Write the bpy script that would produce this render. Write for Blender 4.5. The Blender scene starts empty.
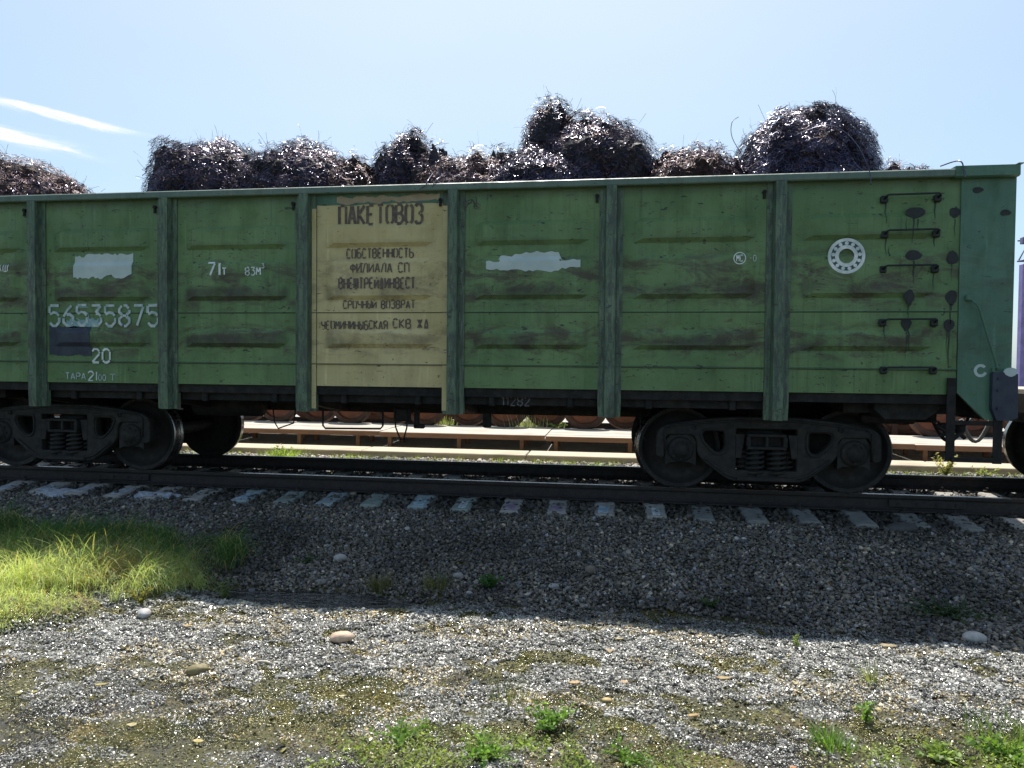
import bpy, math, random
import numpy as np
from mathutils import Vector, Matrix
R = math.radians
random.seed(7)
rng = np.random.default_rng(11)
S = bpy.context.scene
COL = S.collection

# ------------------------------------------------------------------ camera
CAM = (2.629, -9.131, 1.403)
YAW, PIT, ROL = R(8.17), R(1.51), R(0.53)
cd = bpy.data.cameras.new('camera')
cam = bpy.data.objects.new('camera', cd)
COL.objects.link(cam)
S.camera = cam
fw = Vector((-math.sin(YAW) * math.cos(PIT), math.cos(YAW) * math.cos(PIT), -math.sin(PIT)))
rt = Vector((math.cos(YAW), math.sin(YAW), 0))
up = rt.cross(fw)
r2 = rt * math.cos(ROL) + up * math.sin(ROL)
u2 = -rt * math.sin(ROL) + up * math.cos(ROL)
M = Matrix((r2, u2, -fw)).transposed().to_4x4()
M.translation = Vector(CAM)
cam.matrix_world = M
cd.sensor_width = 36
cd.lens = 700 / 1024 * 36
cd.clip_end = 5000
cd.clip_start = 0.05

# ------------------------------------------------------------------ light
SUN_EL, SUN_AZ = R(60), R(10)            # azimuth measured from +Y towards -X
sd = Vector((-math.sin(SUN_AZ) * math.cos(SUN_EL), math.cos(SUN_AZ) * math.cos(SUN_EL), math.sin(SUN_EL)))
sl = bpy.data.lights.new('sun', 'SUN')
sl.energy = 3.6
sl.angle = R(0.53)
sl.color = (1.0, 0.955, 0.88)
so = bpy.data.objects.new('sun', sl)
so.rotation_euler = (-sd).to_track_quat('-Z', 'Y').to_euler()
so.location = (0, 0, 30)
COL.objects.link(so)
S.view_settings.view_transform = 'Standard'
S.view_settings.look = 'None'
S.view_settings.gamma = 1
S.view_settings.exposure = 1.08
S.cycles.max_bounces = 6
S.cycles.diffuse_bounces = 3
S.cycles.glossy_bounces = 3
S.cycles.sample_clamp_indirect = 4.0


class NT:
    """tiny node helper"""
    def __init__(s, tree):
        s.t = tree
        s.n = tree.nodes
        s.l = tree.links

    def new(s, typ, **kw):
        n = s.n.new(typ)
        for k, v in kw.items():
            setattr(n, k, v)
        return n

    def set(s, sock, v):
        if isinstance(v, bpy.types.NodeSocket):
            s.l.new(v, sock)
        else:
            if isinstance(v, (tuple, list)) and sock.type == 'RGBA' and len(v) == 3:
                v = (*v, 1)
            sock.default_value = v

    def math(s, op, a, b=0.0, c=None, clamp=False):
        n = s.new('ShaderNodeMath', operation=op, use_clamp=clamp)
        s.set(n.inputs[0], a)
        s.set(n.inputs[1], b)
        if c is not None:
            s.set(n.inputs[2], c)
        return n.outputs[0]

    def mix(s, f, a, b, mode='MIX'):
        n = s.new('ShaderNodeMix', data_type='RGBA', blend_type=mode)
        s.set(n.inputs[0], f)
        s.set(n.inputs[6], a)
        s.set(n.inputs[7], b)
        return n.outputs[2]

    def mapr(s, v, a, b, c=0.0, d=1.0):
        n = s.new('ShaderNodeMapRange', interpolation_type='SMOOTHSTEP')
        s.set(n.inputs[0], v)
        for i, q in enumerate((a, b, c, d)):
            s.set(n.inputs[i + 1], q)
        return n.outputs[0]

    def vmap(s, vec, scale=(1, 1, 1), rot=(0, 0, 0), loc=(0, 0, 0)):
        n = s.new('ShaderNodeMapping')
        s.l.new(vec, n.inputs[0])
        n.inputs[1].default_value = loc
        n.inputs[2].default_value = rot
        n.inputs[3].default_value = scale
        return n.outputs[0]

    def noise(s, vec, scale, detail=4, rough=0.55, dist=0.0):
        n = s.new('ShaderNodeTexNoise')
        s.l.new(vec, n.inputs['Vector'])
        n.inputs['Scale'].default_value = scale
        n.inputs['Detail'].default_value = detail
        n.inputs['Roughness'].default_value = rough
        n.inputs['Distortion'].default_value = dist
        return n.outputs['Fac']


# ------------------------------------------------------------------ sky
W = bpy.data.worlds.new('World')
S.world = W
W.use_nodes = True
nt = NT(W.node_tree)
nt.n.clear()
sky = nt.new('ShaderNodeTexSky', sky_type='NISHITA')
sky.sun_disc = False
sky.sun_elevation = SUN_EL
sky.sun_rotation = -SUN_AZ
sky.altitude = 100
sky.air_density = 1.0
sky.dust_density = 1.6
sky.ozone_density = 2.0
tc = nt.new('ShaderNodeTexCoord')
gen = tc.outputs['Generated']
sep = nt.new('ShaderNodeSeparateXYZ')
nt.l.new(gen, sep.inputs[0])
x, y, z = sep.outputs
az = nt.math('ARCTAN2', x, y)
el = nt.math('ARCSINE', z)
comb = nt.new('ShaderNodeCombineXYZ')
# streaks lie along a slanted line: s = along, t = across
al = nt.math('ADD', az, nt.math('MULTIPLY', el, 0.0))
ac = nt.math('ADD', el, nt.math('MULTIPLY', az, 0.09))
nt.l.new(al, comb.inputs[0])
nt.l.new(ac, comb.inputs[1])
v1 = nt.vmap(comb.outputs[0], (9, 60, 1))
n1 = nt.noise(v1, 1.0, 8, 0.72, 1.6)


def band(c, w, a0, a1):
    b = nt.math('SUBTRACT', 1.0, nt.math('DIVIDE', nt.math('ABSOLUTE', nt.math('SUBTRACT', ac, c)), w), clamp=True)
    l = nt.math('MULTIPLY', nt.mapr(az, a0 - 0.12, a0 + 0.05), nt.mapr(az, a1 + 0.02, a1 - 0.16))
    return nt.math('MULTIPLY', b, l)


b1 = band(0.1855, 0.013, -1.05, -0.63)
b2 = band(0.220, 0.0095, -0.775, -0.575)
bb = nt.math('MAXIMUM', b1, b2)
cl = nt.math('MULTIPLY', nt.mapr(nt.math('ADD', nt.math('MULTIPLY', bb, 0.5), nt.math('MULTIPLY', n1, 1.1)), 0.58, 1.08), bb)
cl = nt.math('MULTIPLY', nt.math('MULTIPLY', cl, 2.2, clamp=True), nt.mapr(nt.noise(nt.vmap(comb.outputs[0], (30, 260, 1)), 1.0, 6, 0.7, 1.0), 0.3, 0.6, 0.35, 1.0))
# thin veil elsewhere
n2 = nt.noise(nt.vmap(gen, (2.2, 2.2, 5)), 1.0, 5, 0.6, 0.4)
veil = nt.mapr(n2, 0.35, 0.8, 0.10, 0.38)
hz = nt.math('MULTIPLY', nt.mapr(z, 0.75, 0.0), 0.36)
vv = nt.math('ADD', veil, hz)
c0 = nt.mix(vv, sky.outputs[0], (2.95, 4.2, 4.95))
dt = nt.new('ShaderNodeVectorMath', operation='DOT_PRODUCT')
nt.l.new(gen, dt.inputs[0])
dt.inputs[1].default_value = tuple(sd)
c0 = nt.mix(nt.mapr(dt.outputs['Value'], 0.50, 1.0, 0.0, 0.55), c0, (4.7, 5.3, 6.0))
c1 = nt.mix(cl, c0, (6.6, 6.7, 6.9))
bg = nt.new('ShaderNodeBackground')
nt.l.new(c1, bg.inputs[0])
bg.inputs[1].default_value = 0.085
wo = nt.new('ShaderNodeOutputWorld')
nt.l.new(bg.outputs[0], wo.inputs[0])


# ------------------------------------------------------------------ materials
def newmat(name):
    m = bpy.data.materials.new(name)
    m.use_nodes = True
    t = NT(m.node_tree)
    p = t.n['Principled BSDF']
    tcn = t.new('ShaderNodeTexCoord')
    return m, t, p, tcn.outputs['Object']


def bump(t, p, h, strength=0.3, dist=0.01):
    b = t.new('ShaderNodeBump')
    b.inputs['Strength'].default_value = strength
    b.inputs['Distance'].default_value = dist
    t.l.new(h, b.inputs['Height'])
    t.l.new(b.outputs[0], p.inputs['Normal'])


def simple(name, c, rough=0.6, metal=0.0, var=0.25, scale=6, bmp=0.2, c2=None, bs=60):
    m, t, p, o = newmat(name)
    n = t.noise(o, scale, 5, 0.6)
    c2 = c2 or tuple(max(0, q * (1 - var * 1.6)) for q in c)
    t.l.new(t.mix(t.mapr(n, 0.3, 0.72), c, c2), p.inputs['Base Color'])
    t.l.new(t.mapr(t.noise(o, scale * 3, 4), 0.2, 0.8, rough * 0.8, min(1, rough * 1.25)), p.inputs['Roughness'])
    p.inputs['Metallic'].default_value = metal
    if bmp:
        bump(t, p, t.noise(o, bs, 4), bmp, 0.006)
    return m


def paint(name, ca, cb, chip=(0.022, 0.025, 0.022), grime=(0.055, 0.038, 0.026), gr=0.7, chips=0.5, seed=0.0, streak=0.35, wear=None, ribs=False):
    """weathered oil paint on steel with vertical run marks, chips and grime on the pressed ribs"""
    m, t, p, o = newmat(name)
    o = t.vmap(o, loc=(seed, 0, 0))
    sp = t.new('ShaderNodeSeparateXYZ')
    t.l.new(o, sp.inputs[0])
    zz = sp.outputs[2]
    big = t.noise(o, 0.9, 4, 0.6)
    c = t.mix(t.mapr(big, 0.35, 0.68), ca, cb)
    blot = t.noise(t.vmap(o, (3.2, 3.2, 1.5)), 1.4, 6, 0.68)
    c = t.mix(t.mapr(blot, 0.45, 0.75, 0, 0.38), c, tuple(q * 0.55 for q in ca))
    st = t.noise(t.vmap(o, (26, 26, 0.9)), 1.0, 5, 0.65)
    c = t.mix(t.mapr(st, 0.5, 0.78, 0, streak), c, tuple(q * 0.42 for q in ca))
    pale = t.noise(t.vmap(o, (15, 15, 1.3), loc=(3, 0, 5)), 1.0, 4, 0.6)
    c = t.mix(t.mapr(pale, 0.58, 0.8, 0, 0.35), c, tuple(min(1, q * 1.7 + 0.02) for q in cb))
    # grime sits on the pressed ribs and under them
    b = t.math('MAXIMUM', t.math('MULTIPLY', t.mapr(zz, 1.95, 2.15), t.mapr(zz, 2.75, 2.45)),
               t.math('MULTIPLY', t.mapr(zz, 1.42, 1.58), t.mapr(zz, 1.95, 1.75)))
    g = t.noise(t.vmap(o, (1.0, 1.0, 2.6), loc=(11, 0, 2)), 2.1, 8, 0.74, 0.6)
    gm = t.math('MULTIPLY', t.math('ADD', t.math('MULTIPLY', b, 0.8), 0.12), t.mapr(g, 0.43, 0.62))
    c = t.mix(t.math('MULTIPLY', gm, gr), c, grime)
    if ribs:
        ux = t.math('ABSOLUTE', t.math('SUBTRACT', t.math('FRACT', t.math('DIVIDE', t.math('ADD', sp.outputs[0], 4.325 - seed + 17.3), 1.73)), 0.5))
        xm = t.mapr(ux, 0.40, 0.345)
        jag = t.math('MULTIPLY', t.math('SUBTRACT', t.noise(t.vmap(o, (5, 5, 1)), 2.0, 6, 0.7), 0.5), 0.10)
        zj = t.math('ADD', zz, jag)
        rb = t.math('MAXIMUM', t.math('MULTIPLY', t.mapr(zj, 2.10, 2.15), t.mapr(zj, 2.32, 2.24)), t.math('MULTIPLY', t.mapr(zj, 1.56, 1.60), t.mapr(zj, 1.76, 1.69)))
        rb = t.math('MAXIMUM', rb, t.math('MULTIPLY', t.math('MULTIPLY', t.mapr(zj, 2.70, 2.74), t.mapr(zj, 2.82, 2.78)), 0.45))
        rb = t.math('MULTIPLY', t.math('MULTIPLY', rb, xm), t.mapr(t.noise(t.vmap(o, (1, 1, .6), loc=(5, 0, 3)), 1.3, 6, 0.7), 0.38, 0.60, 0.12, 0.78))
        c = t.mix(t.math('MULTIPLY', rb, gr), c, (0.030, 0.030, 0.022))
        sm = t.math('MAXIMUM', t.mapr(t.math('ABSOLUTE', t.math('SUBTRACT', zz, 1.988)), 0.010, 0.004), t.mapr(t.math('ABSOLUTE', t.math('SUBTRACT', zz, 1.402)), 0.012, 0.005))
        sm = t.math('MAXIMUM', t.math('MULTIPLY', sm, 0.75), t.math('MULTIPLY', t.mapr(zj, 3.20, 3.30), 0.45))  # upper dark band: shade under the top rail overhang, painted into the colour
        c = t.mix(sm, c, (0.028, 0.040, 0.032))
    rn = t.noise(t.vmap(o, (2.2, 2.2, 5)), 3.0, 6, 0.7, 0.3)
    c = t.mix(t.mapr(rn, 0.61, 0.68, 0, 0.7 * gr), c, (0.075, 0.034, 0.018))
    # chips and scratches
    ch = t.noise(t.vmap(o, (1, 1, 2.3), rot=(0, 0.3, 0)), 11, 3, 0.55, 0.9)
    lo = 0.715 - 0.06 * chips
    cm = t.mapr(ch, lo, lo + 0.02)
    ch2 = t.noise(t.vmap(o, (1.3, 1, 7), rot=(0, -0.25, 0), loc=(7, 0, 1)), 4.5, 3, 0.6, 0.6)
    cm = t.math('MAXIMUM', cm, t.mapr(ch2, 0.70, 0.715))
    ch3 = t.noise(t.vmap(o, (1, 1, 1.6), loc=(2, 0, 9)), 6.5, 5, 0.75, 1.2)
    cm = t.math('MAXIMUM', cm, t.mapr(ch3, 0.69, 0.705, 0, 0.8))
    c = t.mix(t.math('MULTIPLY', cm, 0.85), c, chip)
    if wear:
        w = t.noise(t.vmap(o, (9, 9, 1.6)), 3.0, 7, 0.78)
        c = t.mix(t.mapr(w, 0.45, 0.56, 0, 0.8), c, wear)
    t.l.new(c, p.inputs['Base Color'])
    t.l.new(t.mapr(blot, 0.3, 0.75, 0.42, 0.72), p.inputs['Roughness'])
    h = t.math('ADD', t.math('MULTIPLY', t.noise(o, 2.1, 4, 0.5), 2.2), t.math('MULTIPLY', cm, -0.06))
    bump(t, p, h, 0.55, 0.03)
    return m


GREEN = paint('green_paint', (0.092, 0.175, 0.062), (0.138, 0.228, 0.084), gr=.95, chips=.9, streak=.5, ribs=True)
GREEN_B = paint('bluish_green_paint', (0.052, 0.130, 0.085), (0.080, 0.17, 0.112), gr=0.4, chips=0.4, seed=4)
GREEN_P = paint('worn_pillar_paint', (0.082, 0.140, 0.080), (0.135, 0.19, 0.12), gr=0.35, chips=0.9, streak=0.7, seed=9, wear=(0.04, 0.052, 0.046))
GREEN_T = paint('top_rail_paint', (0.085, 0.135, 0.105), (0.12, 0.17, 0.13), gr=0.3, chips=0.4, streak=0.3, seed=2)
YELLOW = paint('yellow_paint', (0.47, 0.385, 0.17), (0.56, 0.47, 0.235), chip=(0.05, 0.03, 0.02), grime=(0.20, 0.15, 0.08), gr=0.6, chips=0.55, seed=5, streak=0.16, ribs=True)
BLACK = simple('sooty_steel', (0.008, 0.008, 0.008), 0.85, 0.0, 0.5, 4, 0.4, c2=(0.014, 0.011, 0.009))
CAST = simple('oily_cast_steel', (0.012, 0.012, 0.0115), 0.75, 0.0, 0.4, 5, 0.5, c2=(0.022, 0.018, 0.014))
WHEELM = simple('wheel_steel', (0.011, 0.011, 0.0105), 0.75, 0.0, 0.3, 5, 0.3, c2=(0.019, 0.015, 0.012))
TREAD = simple('polished_tread', (0.42, 0.40, 0.38), 0.28, 1.0, 0.2, 9, 0)
RAILM = simple('rusty_rail', (0.030, 0.023, 0.020), 0.75, 0.1, 0.4, 8, 0.3, c2=(0.02, 0.017, 0.016))
RAILTOP = simple('worn_rail_head', (0.22, 0.20, 0.18), 0.3, 0.9, 0.3, 4, 0)
WHITE = simple('stencil_white', (0.75, 0.78, 0.76), 0.7, 0, 0.3, 9, 0.1, c2=(0.42, 0.48, 0.47))
WHITEW = simple('worn_stencil_white', (0.55, 0.60, 0.60), 0.7, 0, 0.6, 14, 0.1, c2=(0.25, 0.36, 0.36))
PATCH = simple('pale_grey_patch', (0.48, 0.55, 0.53), 0.7, 0, 0.2, 5, 0.1, c2=(0.40, 0.48, 0.46))
NAVY = simple('dark_blue_patch', (0.020, 0.024, 0.045), 0.6, 0, 0.4, 5, 0.1, c2=(0.03, 0.042, 0.06))
GREYINK = simple('faded_grey_lettering', (0.17, 0.17, 0.17), 0.8, 0, 0.4, 12, 0)
DARKINK = simple('dark_stencil_ink', (0.085, 0.062, 0.06), 0.8, 0, 0.5, 20, 0, c2=(0.15, 0.12, 0.09))
TEAL = simple('teal_smear', (0.16, 0.30, 0.33), 0.7, 0, 0.4, 20, 0, c2=(0.30, 0.42, 0.44))
TAR = simple('tar_blotch', (0.012, 0.016, 0.017), 0.6, 0, 0.3, 14, 0.3)
PURPLE = simple('purple_paint', (0.26, 0.21, 0.50), 0.5, 0, 0.2, 2, 0)
TRUSSM = simple('blue_grey_lattice_steel', (0.16, 0.17, 0.32), 0.5, 0.2, 0.2, 2, 0)


def wood_mat(name, a, b):
    m, t, p, o = newmat(name)
    g = t.noise(t.vmap(o, (0.8, 14, 14)), 2.5, 6, 0.65, 0.4)
    c = t.mix(t.mapr(g, 0.3, 0.7), a, b)
    s = t.noise(o, 1.3, 4)
    c = t.mix(t.mapr(s, 0.5, 0.75, 0, 0.5), c, tuple(q * 0.6 for q in b))
    t.l.new(c, p.inputs['Base Color'])
    p.inputs['Roughness'].default_value = 0.8
    bump(t, p, g, 0.4, 0.01)
    return m


PLANK = wood_mat('pale_sunbleached_deck', (0.50, 0.45, 0.38), (0.38, 0.33, 0.27))
FASCIA = wood_mat('brown_fascia', (0.24, 0.12, 0.06), (0.17, 0.085, 0.045))
KERB = wood_mat('sandy_kerb_beam', (0.50, 0.42, 0.30), (0.36, 0.30, 0.21))
ORANGE = simple('rusty_orange_wheel', (0.30, 0.095, 0.045), 0.7, 0.1, 0.4, 3, 0.3, c2=(0.16, 0.06, 0.035))
RUSTY = simple('brown_rust', (0.11, 0.05, 0.032), 0.75, 0.1, 0.4, 3, 0.3, c2=(0.07, 0.04, 0.03))
CONC = simple('pale_concrete', (0.50, 0.46, 0.41), 0.85, 0, 0.15, 2, 0.3)

# materials that read a per-item colour
def attr_mat(name, rough, bmp=0.0, spec=0.5, metal=0.0, sss=0, coat=0.0, rvar=0.0, bs=70):
    m, t, p, o = newmat(name)
    a = t.new('ShaderNodeAttribute')
    a.attribute_name = 'Col'
    n = t.noise(o, bs, 4, 0.6)
    c = t.mix(t.mapr(n, 0.25, 0.75, 0, 1), a.outputs['Color'], t.mix(1.0, a.outputs['Color'], (0.6, 0.6, 0.6), 'MULTIPLY'))
    t.l.new(c, p.inputs['Base Color'])
    if rvar:
        t.l.new(t.mapr(t.noise(o, 9, 3), 0.35, 0.65, rough, rough + rvar), p.inputs['Roughness'])
    else:
        p.inputs['Roughness'].default_value = rough
    p.inputs['Specular IOR Level'].default_value = spec
    p.inputs['Metallic'].default_value = metal
    p.inputs['Coat Weight'].default_value = coat
    p.inputs['Coat Roughness'].default_value = 0.12
    if bmp:
        bump(t, p, t.noise(o, bs, 4), bmp, 0.004)
    return m


STONEM = attr_mat('ballast_stone', 0.62, 0.4)
WETSTONE = attr_mat('wet_pebble', 0.24, 0.6, 0.6, coat=0.6, rvar=0.25)


def leaf_mat(name):
    m, t, p, o = newmat(name)
    a = t.new('ShaderNodeAttribute')
    a.attribute_name = 'Col'
    t.l.new(a.outputs['Color'], p.inputs['Base Color'])
    p.inputs['Roughness'].default_value = 0.5
    tr = t.new('ShaderNodeBsdfTranslucent')
    t.l.new(t.mix(1.0, a.outputs['Color'], (1.6, 1.7, 0.8), 'MULTIPLY'), tr.inputs[0])
    mx = t.new('ShaderNodeMixShader')
    mx.inputs[0].default_value = 0.42
    t.l.new(p.outputs[0], mx.inputs[1])
    t.l.new(tr.outputs[0], mx.inputs[2])
    t.l.new(mx.outputs[0], t.n['Material Output'].inputs[0])
    return m


LEAF = leaf_mat('leaf')


def wire_mat(name, c, c2, rough=0.3, metal=0.9):
    m, t, p, o = newmat(name)
    n = t.noise(o, 9, 3)
    t.l.new(t.mix(t.mapr(n, 0.35, 0.65), c, c2), p.inputs['Base Color'])
    p.inputs['Roughness'].default_value = rough
    p.inputs['Metallic'].default_value = metal
    return m


WIRE_S = wire_mat('bright_steel_turnings', (0.14, 0.13, 0.19), (0.07, 0.065, 0.10), 0.24, 0.75)
WIRE_G = wire_mat('grey_steel_turnings', (0.058, 0.054, 0.095), (0.034, 0.03, 0.06), 0.24)
WIRE_R = wire_mat('rusty_turnings', (0.15, 0.075, 0.07), (0.085, 0.045, 0.05), 0.5, 0.4)
CORE = simple('matted_turnings', (0.045, 0.04, 0.05), 0.7, 0.3, 0.5, 20, 1.0, bs=35)
CORE_R = simple('matted_rusty_turnings', (0.075, 0.045, 0.042), 0.8, 0.2, 0.5, 20, 1.0, bs=35)


# ------------------------------------------------------------------ mesh helpers
def rotm(axis, ang):
    return np.array(Matrix.Rotation(ang, 3, axis))


class MB:
    def __init__(s):
        s.v = []
        s.f = []
        s.n = 0
        s.sm = []

    def add(s, V, F, smooth=False):
        s.v.extend([tuple(map(float, q)) for q in V])
        s.f.extend([[i + s.n for i in q] for q in F])
        s.sm.extend([smooth] * len(F))
        s.n += len(V)
        return s

    def box(s, c, d, bev=0.0, rot=None):
        """box of size d at c, with bevelled long edges if bev"""
        hx, hy, hz = d[0] / 2, d[1] / 2, d[2] / 2
        b = min(bev, hx * .6, hy * .6, hz * .6)
        if b <= 0:
            V = [(i * hx, j * hy, k * hz) for i in (-1, 1) for j in (-1, 1) for k in (-1, 1)]
            F = [(0, 1, 3, 2), (4, 6, 7, 5), (0, 4, 5, 1), (2, 3, 7, 6), (0, 2, 6, 4), (1, 5, 7, 3)]
        else:
            V = []
            idx = {}
            for i in (-1, 1):
                for j in (-1, 1):
                    for k in (-1, 1):
                        for a in range(3):
                            q = [i * (hx - b), j * (hy - b), k * (hz - b)]
                            q[a] = (i, j, k)[a] * (hx, hy, hz)[a]
                            idx[(i, j, k, a)] = len(V)
                            V.append(tuple(q))
            F = []
            for a in range(3):
                for sg in (-1, 1):
                    o = [q for q in range(3) if q != a]
                    L = []
                    for (p, q) in ((-1, -1), (1, -1), (1, 1), (-1, 1)):
                        k = [0, 0, 0]
                        k[a] = sg
                        k[o[0]] = p
                        k[o[1]] = q
                        L.append(idx[(*k, a)])
                    F.append(tuple(L))
            for a in range(3):
                o = [q for q in range(3) if q != a]
                for p in (-1, 1):
                    for q in (-1, 1):
                        k1 = [0, 0, 0]
                        k1[a] = -1
                        k1[o[0]] = p
                        k1[o[1]] = q
                        k2 = list(k1)
                        k2[a] = 1
                        F.append((idx[(*k1, o[0])], idx[(*k2, o[0])], idx[(*k2, o[1])], idx[(*k1, o[1])]))
            for i in (-1, 1):
                for j in (-1, 1):
                    for k in (-1, 1):
                        F.append((idx[(i, j, k, 0)], idx[(i, j, k, 1)], idx[(i, j, k, 2)]))
        V = np.array(V)
        if rot is not None:
            V = V @ np.array(rot).T
        return s.add(V + np.array(c), F)

    def ext(s, P, axis, a, b, smooth=False):
        """polygon P (2d) extruded along an axis between a and b"""
        n = len(P)
        V = []
        for q in (a, b):
            for (u, w) in P:
                V.append({'x': (q, u, w), 'y': (u, q, w), 'z': (u, w, q)}[axis])
        F = [tuple(range(n)), tuple(range(2 * n - 1, n - 1, -1))]
        F += [(i, (i + 1) % n, n + (i + 1) % n, n + i) for i in range(n)]
        return s.add(V, F, smooth)

    def lathe(s, P, c, axis='y', seg=40, smooth=True):
        """profile P of (axial, radius) turned round an axis through c"""
        V = []
        for k in range(seg):
            t = 2 * math.pi * k / seg
            for (a, r) in P:
                ca, sa = r * math.cos(t), r * math.sin(t)
                q = {'x': (a, ca, sa), 'y': (ca, a, sa), 'z': (ca, sa, a)}[axis]
                V.append((q[0] + c[0], q[1] + c[1], q[2] + c[2]))
        n = len(P)
        F = []
        for k in range(seg):
            k2 = (k + 1) % seg
            for i in range(n - 1):
                F.append((k * n + i, k * n + i + 1, k2 * n + i + 1, k2 * n + i))
        return s.add(V, F, smooth)

    def tube(s, pts, r, seg=8, smooth=True, closed=False):
        pts = [np.array(q, float) for q in pts]
        n = len(pts)
        V = []
        rr = r if isinstance(r, (list, tuple)) else [r] * n
        pu = None
        for i in range(n):
            if closed:
                d = pts[(i + 1) % n] - pts[i - 1]
            else:
                d = pts[min(i + 1, n - 1)] - pts[max(i - 1, 0)]
            d = d / (np.linalg.norm(d) + 1e-9)
            if pu is None:
                h = np.array((0, 0, 1.)) if abs(d[2]) < .9 else np.array((1., 0, 0))
                pu = np.cross(d, h)
            pu = pu - d * np.dot(pu, d)
            pu /= np.linalg.norm(pu) + 1e-9
            w = np.cross(d, pu)
            for k in range(seg):
                t = 2 * math.pi * k / seg
                V.append(pts[i] + rr[i] * (math.cos(t) * pu + math.sin(t) * w))
        F = []
        for i in range(n if closed else n - 1):
            j = (i + 1) % n
            for k in range(seg):
                k2 = (k + 1) % seg
                F.append((i * seg + k, i * seg + k2, j * seg + k2, j * seg + k))
        if not closed:
            F.append(tuple(range(seg - 1, -1, -1)))
            F.append(tuple((n - 1) * seg + k for k in range(seg)))
        return s.add(V, F, smooth)

    def build(s, name, mat, parent=None, fix=True):
        me = bpy.data.meshes.new(name)
        me.from_pydata(s.v, [], s.f)
        me.polygons.foreach_set('use_smooth', s.sm)
        me.update()
        if fix:
            import bmesh
            bm = bmesh.new()
            bm.from_mesh(me)
            bmesh.ops.recalc_face_normals(bm, faces=bm.faces)
            bm.to_mesh(me)
            bm.free()
        me.materials.append(mat)
        o = bpy.data.objects.new(name, me)
        COL.objects.link(o)
        if parent:
            o.parent = parent
        return o


def tag(o, label=None, cat=None, group=None, kind=None):
    if label: o['label'] = label
    if cat: o['category'] = cat
    if group: o['group'] = group
    if kind: o['kind'] = kind
    return o


def empty(name, loc, label=None, cat=None, group=None, rz=0):
    o = bpy.data.objects.new(name, None)
    o.location = loc
    o.rotation_euler = (0, 0, rz)
    o.empty_display_size = 0.1
    COL.objects.link(o)
    return tag(o, label, cat, group)


def copy_tree(o, parent=None):
    c = o.copy()
    COL.objects.link(c)
    c.parent = parent
    for ch in list(o.children):
        copy_tree(ch, c)
    return c


def raw(name, V, F, mat, col=None, smooth=False, parent=None):
    """large numpy mesh; F is an (n,k) index array"""
    me = bpy.data.meshes.new(name)
    V = np.ascontiguousarray(V, np.float32)
    F = np.ascontiguousarray(F, np.int32)
    n, k = F.shape
    me.vertices.add(len(V))
    me.vertices.foreach_set('co', V.ravel())
    me.loops.add(n * k)
    me.loops.foreach_set('vertex_index', F.ravel())
    me.polygons.add(n)
    me.polygons.foreach_set('loop_start', np.arange(0, n * k, k, dtype=np.int32))
    me.polygons.foreach_set('loop_total', np.full(n, k, np.int32))
    me.polygons.foreach_set('use_smooth', np.full(n, smooth))
    if col is not None:
        a = me.color_attributes.new('Col', 'FLOAT_COLOR', 'POINT')
        c4 = np.ones((len(V), 4), np.float32)
        c4[:, :3] = col
        a.data.foreach_set('color', c4.ravel())
    me.update(calc_edges=True)
    me.materials.append(mat)
    o = bpy.data.objects.new(name, me)
    COL.objects.link(o)
    if parent:
        o.parent = parent
    return o


def vnoise(x, y, seed=0):
    """smooth value noise in 0..1"""
    xi = np.floor(x).astype(np.int64)
    yi = np.floor(y).astype(np.int64)
    fx, fy = x - xi, y - yi
    fx = fx * fx * (3 - 2 * fx)
    fy = fy * fy * (3 - 2 * fy)

    def h(a, b):
        n = (a * 374761393 + b * 668265263 + seed * 974634777) & 0x7fffffff
        n = ((n ^ (n >> 13)) * 1274126177) & 0x7fffffff
        return ((n ^ (n >> 16)) & 0xffff) / 65535.0
    return (h(xi, yi) * (1 - fx) + h(xi + 1, yi) * fx) * (1 - fy) + (h(xi, yi + 1) * (1 - fx) + h(xi + 1, yi + 1) * fx) * fy


def fbm(x, y, s, seed=0, o=4):
    r = 0
    a = 1
    t = 0
    for i in range(o):
        r = r + a * vnoise(x * s, y * s, seed + i)
        t += a
        a *= .5
        s *= 2.03
    return r / t


PY = np.array([-400, -60, -14, -9.5, -7, -5.5, -4.4, -3.75, -3.2, -2.5, -1.75, -1.42, -1.0, .9, 1.5, 2.3, 3.4, 4.5, 8, 30, 400, 3000])
PZ = np.array([.0, -.1, -.25, -.42, -.52, -.56, -.575, -.59, -.595, -.47, -.355, -.285, -.235, -.24, -.30, -.22, -.25, -.27, -.2, -.1, .0, .0])


def grass_mask(x, y):
    """1 inside the rough grass at the left"""
    e = ((x + 3.15) / 2.35) ** 2 + ((y + 3.35) / .95) ** 2
    e = np.minimum(e, ((x + 2.5) / 1.1) ** 2 + ((y + 4.25) / .75) ** 2)
    e = e + (fbm(x, y, 1.9, 50) - .5) * 1.5
    return np.clip((1.15 - e) / .35, 0, 1)


def gh(x, y):
    x = np.asarray(x, float)
    y = np.asarray(y, float)
    wob = (fbm(x, 0 * x, .45, 31) - .5) * .5
    near = np.clip((-1.5 - y) / .8, 0, 1) * np.clip((y + 12) / 3, 0, 1)
    z = np.interp(y + wob * near, PY, PZ)
    m = np.clip((-2.6 - y) / 1.0, 0, 1) * np.clip((y + 14) / 5, 0, 1)
    z = z + m * ((fbm(x, y, 1.1, 3) - .5) * .07 + (fbm(x, y, 5.0, 9, 3) - .5) * .035)
    z = z + grass_mask(x, y) * .10
    pud = np.exp(-(((x - .15) / .9) ** 2 + ((y + 3.50) / .2) ** 2) ** 1.5)
    z = z * (1 - pud) + pud * -.67
    return z


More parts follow.
